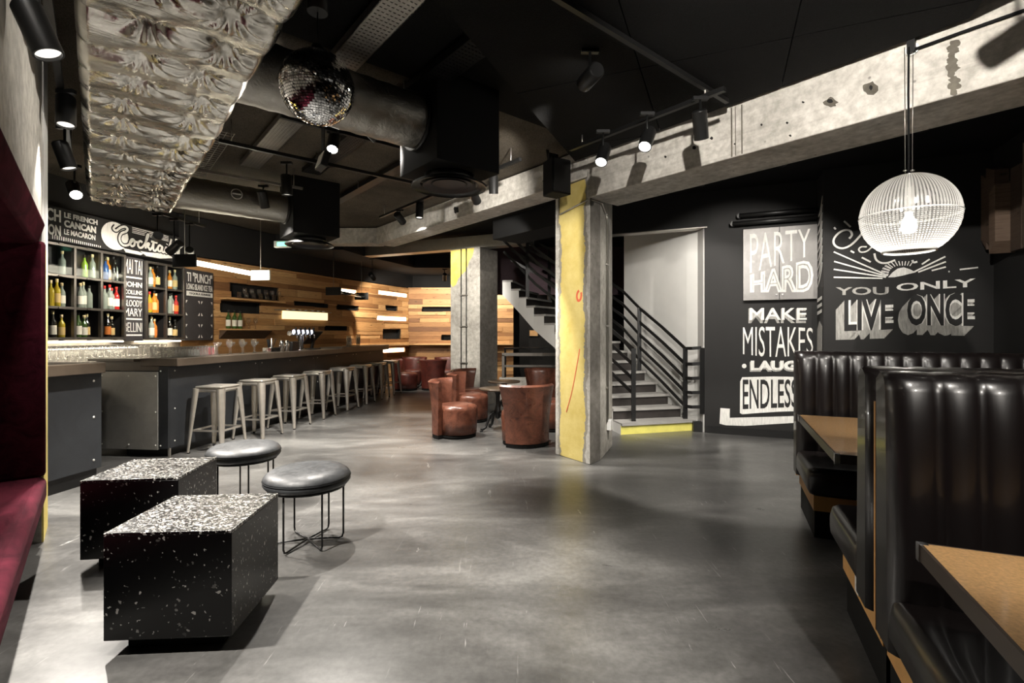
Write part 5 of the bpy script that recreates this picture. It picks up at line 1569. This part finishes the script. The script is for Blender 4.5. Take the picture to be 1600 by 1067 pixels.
spot('added unseen black spotlight behind the beam aimed at the mural', tuple(DN(.9, 4.78, 2.98)), (4.25, 5.7, 1.6), 40, 46, zc=3.10)  # added behind the beam as light for the mural
# black floodlight that grazes the foil from the right
fl = thing('floodlight', 'black tilted floodlight left of the lit spotlight below the mirror ball', 'floodlight', (-1.426, 3.77, 2.66))
dirf = Vector((-.78, -.55, .28)).normalized(); sx = dirf.cross(Vector((0, 0, 1))).normalized(); uz = sx.cross(dirf)
MB().obox((0, 0, 0), dirf*.05, sx*.17, uz*.12).build('housing', 'black_metal', fl, bevel=.006)
MB().obox(dirf*.027, dirf*.004, sx*.15, uz*.10).build('glass_front', 'plastic_white', fl)
MB().bar((0, 0, .05), (0, 0, CEIL-2.66), .02, .02).build('stem', 'black_metal', fl)
for nm, at, en in (('flood_lamp', dirf*.05, 22),):
    ld = bpy.data.lights.new(nm, 'SPOT'); ld.energy = en*K_LIGHT; ld.color = NEUT; ld.spot_size = math.radians(110); ld.spot_blend = .6; ld.shadow_soft_size = .05
    lo = bpy.data.objects.new(nm, ld); COL.objects.link(lo); lo.parent = fl; lo.location = at; lo.rotation_euler = dirf.to_track_quat('-Z', 'Y').to_euler()

# ---- suspended tube lamps over the bar
def tube_lamp(label, x, y, L, z, lit, zc):
    p = bar_xy(x, y, z)
    t = thing('tube_lamp', label, 'pendant lamp', p, ROT_BN, 'suspended tube lamps')
    for yy in (0, L):
        MB().box(-.16, .16, yy-.012, yy+.012, -.08, .08).build('end_plate', 'black_metal' if yy == 0 or not lit else 'plastic_white', t, bevel=.004)
        MB().cyl((0, yy, .08), (0, yy, zc-z), .004, n=6).build('cable', 'galv', t)
    for xx, zz in ((-.07, .02), (.07, -.02)):
        MB().cyl((xx, .012, zz), (xx, L-.012, zz), .026, n=16).build('tube', 'tube' if lit else 'chrome', t)
    return t
tube_lamp('lit twin-tube lamp hanging over the near end of the bar', -.42, .72, 1.55, 2.28, True, CEIL)
tube_lamp('unlit twin-tube lamp hanging over the far end of the bar', -.30, 4.45, 1.35, 2.22, False, 3.01)
ex = thing('exit_light', 'small white emergency light with a green lens by the farther diffuser', 'exit light', (-3.42, 7.45, 2.70), ROT_BN)
MB().box(-.13, .13, -.03, .03, -.05, .05).build('housing', 'plastic_white', ex, bevel=.012)
MB().box(-.07, .09, -.038, -.028, -.03, .03).build('lens', 'exit_green', ex, bevel=.008)
MB().cyl((0, 0, .05), (0, 0, CEIL-2.70), .008, n=6).build('stem', 'black_metal', ex)
jb = tag(MB().box(-.07, .07, -.05, .03, 0, .13).build('junction_box', 'plastic_white', loc=(-3.22, 10.50, 3.02)), 'small white box at the left end of the steel beam', 'junction box')

# ---- prismatic globe pendants
def globe(label, loc, zc, drop):
    t = thing('globe_pendant', label, 'pendant lamp', loc, 0, 'prismatic globe pendants')
    mb = MB(); R = .255; n = 144
    prof = []
    for k in range(34):
        th = math.radians(18)+math.radians(133-2)*k/33     # from the cap down to the open rim
        rr = R*(1+(.0045 if k % 2 else -.002) if k > 15 else 1)
        prof.append((rr*math.sin(th)*(1.0 if th < 2.3 else 1), rr*math.cos(th)))
    v, f = [], []
    for (r_, z) in prof:
        for j in range(n):
            q = r_*(1+(.004 if j % 2 else -.002)); a = 2*PI*j/n
            v.append((q*math.cos(a), q*math.sin(a), z))
    for k in range(len(prof)-1):
        for j in range(n): f.append((k*n+j, k*n+(j+1) % n, (k+1)*n+(j+1) % n, (k+1)*n+j))
    mb.add(v, f); mb.build('shade', 'globe', t, weld=False)
    MB().lathe([(R*1.008, -.004), (R*1.022, 0), (R*1.008, .004)], 72).build('seam_band', 'plastic_white', t)
    zr = prof[-1][1]; rr = prof[-1][0]
    MB().lathe([(rr*.97, zr+.006), (rr*1.05, zr+.004), (rr*1.05, zr-.008), (rr*.97, zr-.008)], 72).build('rim', 'plastic_white', t)
    MB().lathe([(0, R*.99), (.06, R*.985), (.082, R*.95), (.06, R*.93), (0, R*.93)], 24).build('cap', 'chrome', t)
    for x in (-.022, .022):
        MB().cyl((x, 0, R), (x*1.2, 0, drop), .0022, n=6).lathe([(.010, R+.02), (.013, R+.024), (.010, R+.028)], 10, (x, 0, 0)).build('cable', 'galv', t)
    MB().tube([(0, 0, R*.9), (.004, .005, R+.2), (-.006, -.004, R+.5), (0, 0, drop)], .0055, 8).build('flex', 'black_matt', t)
    MB().cyl((0, 0, .02), (0, 0, R*.93), .028, .02, 14).build('lamp_holder', 'plastic_white', t)
    MB().lathe([(0, -.115), (.03, -.105), (.042, -.075), (.036, -.035), (.02, .0), (.018, .02), (0, .02)], 18).build('bulb', 'bulb', t)
    ld = bpy.data.lights.new('globe_lamp', 'POINT'); ld.energy = 1.5*K_LIGHT; ld.color = NEUT; ld.shadow_soft_size = .05
    lo = bpy.data.objects.new('globe_lamp', ld); COL.objects.link(lo); lo.parent = t; lo.location = (0, 0, -.15)
    return t
globe('ribbed glass globe pendant hanging in front of the mural', (2.464, 3.10, 2.09), 3.1, 1.045)
spot('added unseen black spotlight on the acoustic ceiling above the nearest booth table', (1.05, .15, 2.98), (1.75, 1.75, .75), 40, 46, .6, zc=3.18)  # added out-of-frame light for the nearest booth
spot('added unseen black spotlight on the acoustic ceiling aimed at the side of the yellow column', (1.95, 2.0, 3.0), (1.12, 5.8, 1.4), 110, 34, .6, zc=3.18)  # added out of frame to lift the column's right face
spot('added unseen black spotlight on the acoustic ceiling behind the camera, aimed at the booth backs', (1.15, -1.6, 2.95), (1.75, 2.0, .95), 70, 40, .6, zc=3.18)  # added behind the camera to give the booth leather its highlights
spot('added unseen black spotlight on the acoustic ceiling above the farther booth table', (2.1, 1.6, 3.0), (2.75, 3.6, .75), 24, 50, .6, zc=3.18)  # added out-of-frame light for the farther booth
pl = thing('pulley', 'small white pulley wheel at the beam top holding the globe pendant cables', 'pulley', (2.482, 3.105, 3.135), ROT_N)
MB().cyl((.02, 0, 0), (.045, 0, 0), .036, n=24).cyl((.045, 0, 0), (.055, 0, 0), .012, n=12).build('wheel', 'plastic_white', pl)
MB().box(-.012, .03, -.02, .02, -.03, .06).build('bracket', 'black_metal', pl)

# ================================================================== painted slogans
def on_wall(O, u2, px, py):
    """image direction px,py met with the upright plane through O along u2: distance along it and height"""
    k = (px-800)/780
    t = (k*O[1]-O[0])/(u2[0]-k*u2[1])
    return t, CAM_H+(523-py)/780*(O[1]+u2[1]*t)
def wletter(mb, body, O, c0, c1, bold=.02, mat=0, y=-.004, arch=0.0, shift=(0, 0)):
    """c = (px, top, bottom) of the first and last letter edge on the wall"""
    (xa, za1), (_, za0) = on_wall(O, W, c0[0], c0[1]), on_wall(O, W, c0[0], c0[2])
    (xb, zb1), (_, zb0) = on_wall(O, W, c1[0], c1[1]), on_wall(O, W, c1[0], c1[2])
    def wp(a, c):
        x = xa+(xb-xa)*a; lo = za0+(zb0-za0)*a-arch*math.sin(PI*a); hi = za1+(zb1-za1)*a+arch*.3*math.sin(PI*a)
        return (x+shift[0], lo+(hi-lo)*c+shift[1])
    letter(mb, body, 0, 1, 0, 1, y, bold, mat, wp)
def wstroke(mb, O, pts, w, mat=0, y=-.004, **k): stroke(mb, [on_wall(O, W, *p) for p in pts], w, y, mat, **k)
def wpoly(mb, O, pts, mat=0, y=-.004): flatpoly(mb, [on_wall(O, W, *p) for p in pts], y, mat)

pc = thing('wall_cabinet', 'grey two-door wall cabinet painted with the words PARTY HARD', 'cabinet', SO, ROT_W)
MB().box(.452, 1.298, -.05, 0, 1.81, 2.745).build('carcass', 'black_metal', pc)
for (x0, x1, kx) in ((.448, .872, .84), (.878, 1.302, .91)):
    d_ = MB().box(x0, x1, -.068, -.05, 1.805, 2.75).build('door', 'party_steel', pc, bevel=.002)
    MB().cyl((kx, -.068, 1.872), (kx, -.085, 1.872), .012, n=14).build('knob', 'chrome', d_)
mb = MB()
def z1p(x, y): return (1140+x/6.67, 330+y/6.67)
SOc = (SO[0]-A[0]*.068, SO[1]-A[1]*.068)
a0 = z1p(212, 235); a1 = z1p(842, 180)
wletter(mb, 'PARTY', SOc, (a0[0], a0[1], z1p(0, 645)[1]), (a1[0], a1[1], z1p(0, 462)[1]), -.005, 0, -.072)
wletter(mb, 'HARD', SOc, (a0[0], z1p(0, 662)[1], z1p(0, 846)[1]), (z1p(872, 0)[0], z1p(0, 488)[1], z1p(0, 842)[1]), .045, 0, -.072)
wletter(mb, 'HARD', SOc, (z1p(236, 0)[0], z1p(0, 690)[1], z1p(0, 822)[1]), (z1p(846, 0)[0], z1p(0, 520)[1], z1p(0, 816)[1]), -.028, 1, -.075)
mb.build('lettering', ['white_paint', 'grey_paint'], pc, weld=False)

sl = thing('painted_slogan', 'white lettering MAKE MISTAKES LAUGH ENDLESSLY painted on the black wall', 'lettering', SO, ROT_W)
mb = MB()
def z2p(x, y): return (1140+x/5.08, 470+y/5.08)
def c3(x, t_, b_): p = z2p(x, t_); return (p[0], p[1], z2p(x, b_)[1])
wletter(mb, 'MAKE', SO, c3(150, 60, 178), c3(605, 62, 176), .012, 1, -.003)
wletter(mb, 'MAKE', SO, c3(158, 56, 152), c3(612, 56, 150), .012, 0, -.006)
wletter(mb, 'MISTAKES', SO, c3(106, 208, 425), c3(662, 214, 420), -.004, 0, -.004, arch=.04)
wletter(mb, 'LAUGH', SO, c3(160, 482, 564), c3(640, 482, 560), .06, 1, -.003)
wletter(mb, 'LAUGH', SO, c3(168, 474, 552), c3(646, 474, 548), .05, 0, -.006)
wpoly(mb, SO, [z2p(116+18*math.cos(a), 517+18*math.sin(a)) for a in [2*PI*k/14 for k in range(14)]][::-1])
wpoly(mb, SO, [z2p(*p) for p in ((82, 890), (84, 640), (100, 606), (350, 600), (684, 606), (688, 830), (640, 872), (380, 880), (200, 892), (100, 900))], 0, -.003)
wletter(mb, 'ENDLESSLY', SO, c3(104, 622, 862), c3(672, 622, 838), .012, 2, -.006)
def z5p(x, y): return (900+x/4.103, 520+y/4.103)
wpoly(mb, SO, [z5p(*p) for p in ((926, 482), (986, 486), (986, 545), (1410, 533), (1412, 576), (1080, 596), (960, 592), (920, 582))], 0, -.003)
mb.build('brush_strokes', ['white_paint', 'grey_paint', 'black_paint'], sl, weld=False)

mu = thing('wall_mural_lettering', 'white mural with sun rays and the words YOU ONLY LIVE ONCE', 'mural', MO, ROT_W)
mb = MB()
def z3p(x, y): return (1280+x/9.7, 330+y/9.7)
def z4p(x, y): return (1290+x/6.154, 400+y/6.154)
def q3(*ps): return [z3p(*p) for p in ps]
def q4(*ps): return [z4p(*p) for p in ps]
wstroke(mb, MO, q3((455, 415), (495, 360), (470, 300), (400, 285), (310, 320), (240, 390), (215, 460), (240, 520), (300, 555), (370, 560), (460, 525), (540, 460), (600, 395), (660, 330), (740, 300)), .022)
for s_ in (((375, 150), (475, 240)), ((225, 245), (250, 275)), ((475, 600), (530, 630)), ((645, 700), (780, 770))): wstroke(mb, MO, q3(*s_), .018, smooth=False)
wstroke(mb, MO, q3((720, 540), (640, 540), (600, 575), (620, 615), (670, 620), (730, 600), (800, 540)), .016)
wstroke(mb, MO, q3((835, 640), (860, 730), (930, 780), (1020, 785), (1100, 760), (1150, 740)), .020)
wstroke(mb, MO, q3((1410, 740), (1430, 775), (1485, 765)), .020)
for s_ in (((220, 615), (1040, 975)), ((225, 760), (1020, 985)), ((220, 880), (1010, 1000)), ((220, 1000), (960, 1018))): wstroke(mb, MO, q3(*s_), .015, smooth=False)
for s_ in (((855, 150), (1150, 5)), ((890, 155), (1155, 55)), ((1020, 140), (1155, 105)), ((925, 80), (1000, 30)), ((1290, 130), (1465, 110)), ((1180, 150), (1192, 149))): wstroke(mb, MO, q4(*s_), .016, smooth=False)
wpoly(mb, MO, q4((600, 205), (640, 160), (690, 122), (750, 108), (810, 128), (866, 156), (740, 188), (660, 204)))
for k in range(15):
    a = math.radians(200-155*k/14+15); cx, cy = 745, 185
    r0, r1 = 92+20*abs(math.cos(a)), 132+42*abs(math.cos(a))**1.3
    wstroke(mb, MO, q4((cx+r0*math.cos(a)*1.25, cy-r0*abs(math.sin(a))*.92-8), (cx+r1*math.cos(a)*1.25, cy-r1*abs(math.sin(a))*.95-8)), .008, smooth=False)
def d3(x, t_, b_): p = z4p(x, t_); return (p[0], p[1], z4p(x, b_)[1])
wletter(mb, 'YOU', MO, d3(98, 300, 376), d3(606, 296, 372), .02, 1)
wletter(mb, 'ONLY', MO, d3(680, 266, 338), d3(1440, 214, 296), .02, 0)
lo, hi = on_wall(MO, W, *z4p(600, 600)), on_wall(MO, W, *z4p(515, 690))
ex_, ez_ = hi[0]-lo[0], hi[1]-lo[1]
for word, ca, cb in (('LIVE', d3(178, 426, 722), d3(652, 408, 704)), ('ONCE', d3(782, 374, 668), d3(1432, 346, 676))):
    for k in range(10, -1, -1):
        wletter(mb, word, MO, ca, cb, .085, 1, -.003-.0002*(10-k), shift=(ex_*k/10, ez_*k/10))
    wletter(mb, word, MO, ca, cb, .075, 0, -.0065)
    wletter(mb, word, MO, ca, cb, .03, 2, -.0095)
mb.build('brush_strokes', ['white_paint', 'grey_paint', 'black_paint'], mu, weld=False)
# strokes on the narrow return between the two black walls
rt = thing('painted_strokes', 'white diagonal brush strokes on the narrow wall return left of the mural', 'lettering', AW(*(lambda v: (v.dot(Vector((A[0], A[1]))), v.dot(Vector((W[0], W[1])))))(Vector((3.895, 6.369)))), math.atan2(-A[1], -A[0]))
mb = MB()
for i in range(9): stroke(mb, [(.06+.03*(i % 2), 1.95+.11*i), (.24, 2.06+.10*i), (.40, 2.22+.10*i)], .034, -.008, smooth=True, taper=True)
for z in (1.62, 1.70, 1.78): stroke(mb, [(.05, z), (.35, z+.02)], .04, -.008, smooth=False)
flatpoly(mb, [(.03, 1.15), (.34, 1.15), (.38, 1.45), (.2, 1.52), (.05, 1.42)], -.008, 1)
mb.build('brush_strokes', ['white_paint', 'grey_paint'], rt, weld=False)

pp = thing('wall_pipe', 'twin black pipes along the top of the slogan wall above the grey cabinet', 'pipe', SO, ROT_W)
for z, x0 in ((2.83, .32), (2.93, .40)):
    MB().cyl((x0, -.10, z), (1.36, -.10, z), .03, n=14).cyl((x0, -.10, z), (x0, 0, z), .032, n=14).build('pipe', 'black_metal', pp)

# jagged timber relief on the dark right-hand wall
rl = thing('timber_relief', 'jagged timber board relief on the dark wall right of the mural', 'wall art', AW(6.91, 2.655), math.atan2(-A[1], -A[0]))
mb = MB(); rnd = random.Random(21); x = 0
while x < 1.9:
    w_ = rnd.uniform(.10, .20); zt = rnd.uniform(2.75, 3.1); zb = rnd.uniform(2.15, 2.5); dp = rnd.uniform(.03, .20); sk = rnd.uniform(-.22, .22)
    v = [(x, -dp, zb), (x+w_, -dp, zb+sk), (x+w_, -dp, zt), (x, -dp, zt-sk*.6), (x, 0, zb), (x+w_, 0, zb+sk), (x+w_, 0, zt), (x, 0, zt-sk*.6)]
    mb.add(v, [(0, 1, 2, 3), (1, 5, 6, 2), (5, 4, 7, 6), (4, 0, 3, 7), (3, 2, 6, 7), (4, 5, 1, 0)]); x += w_+.004
mb.build('boards', 'relief_wood', rl, weld=False)
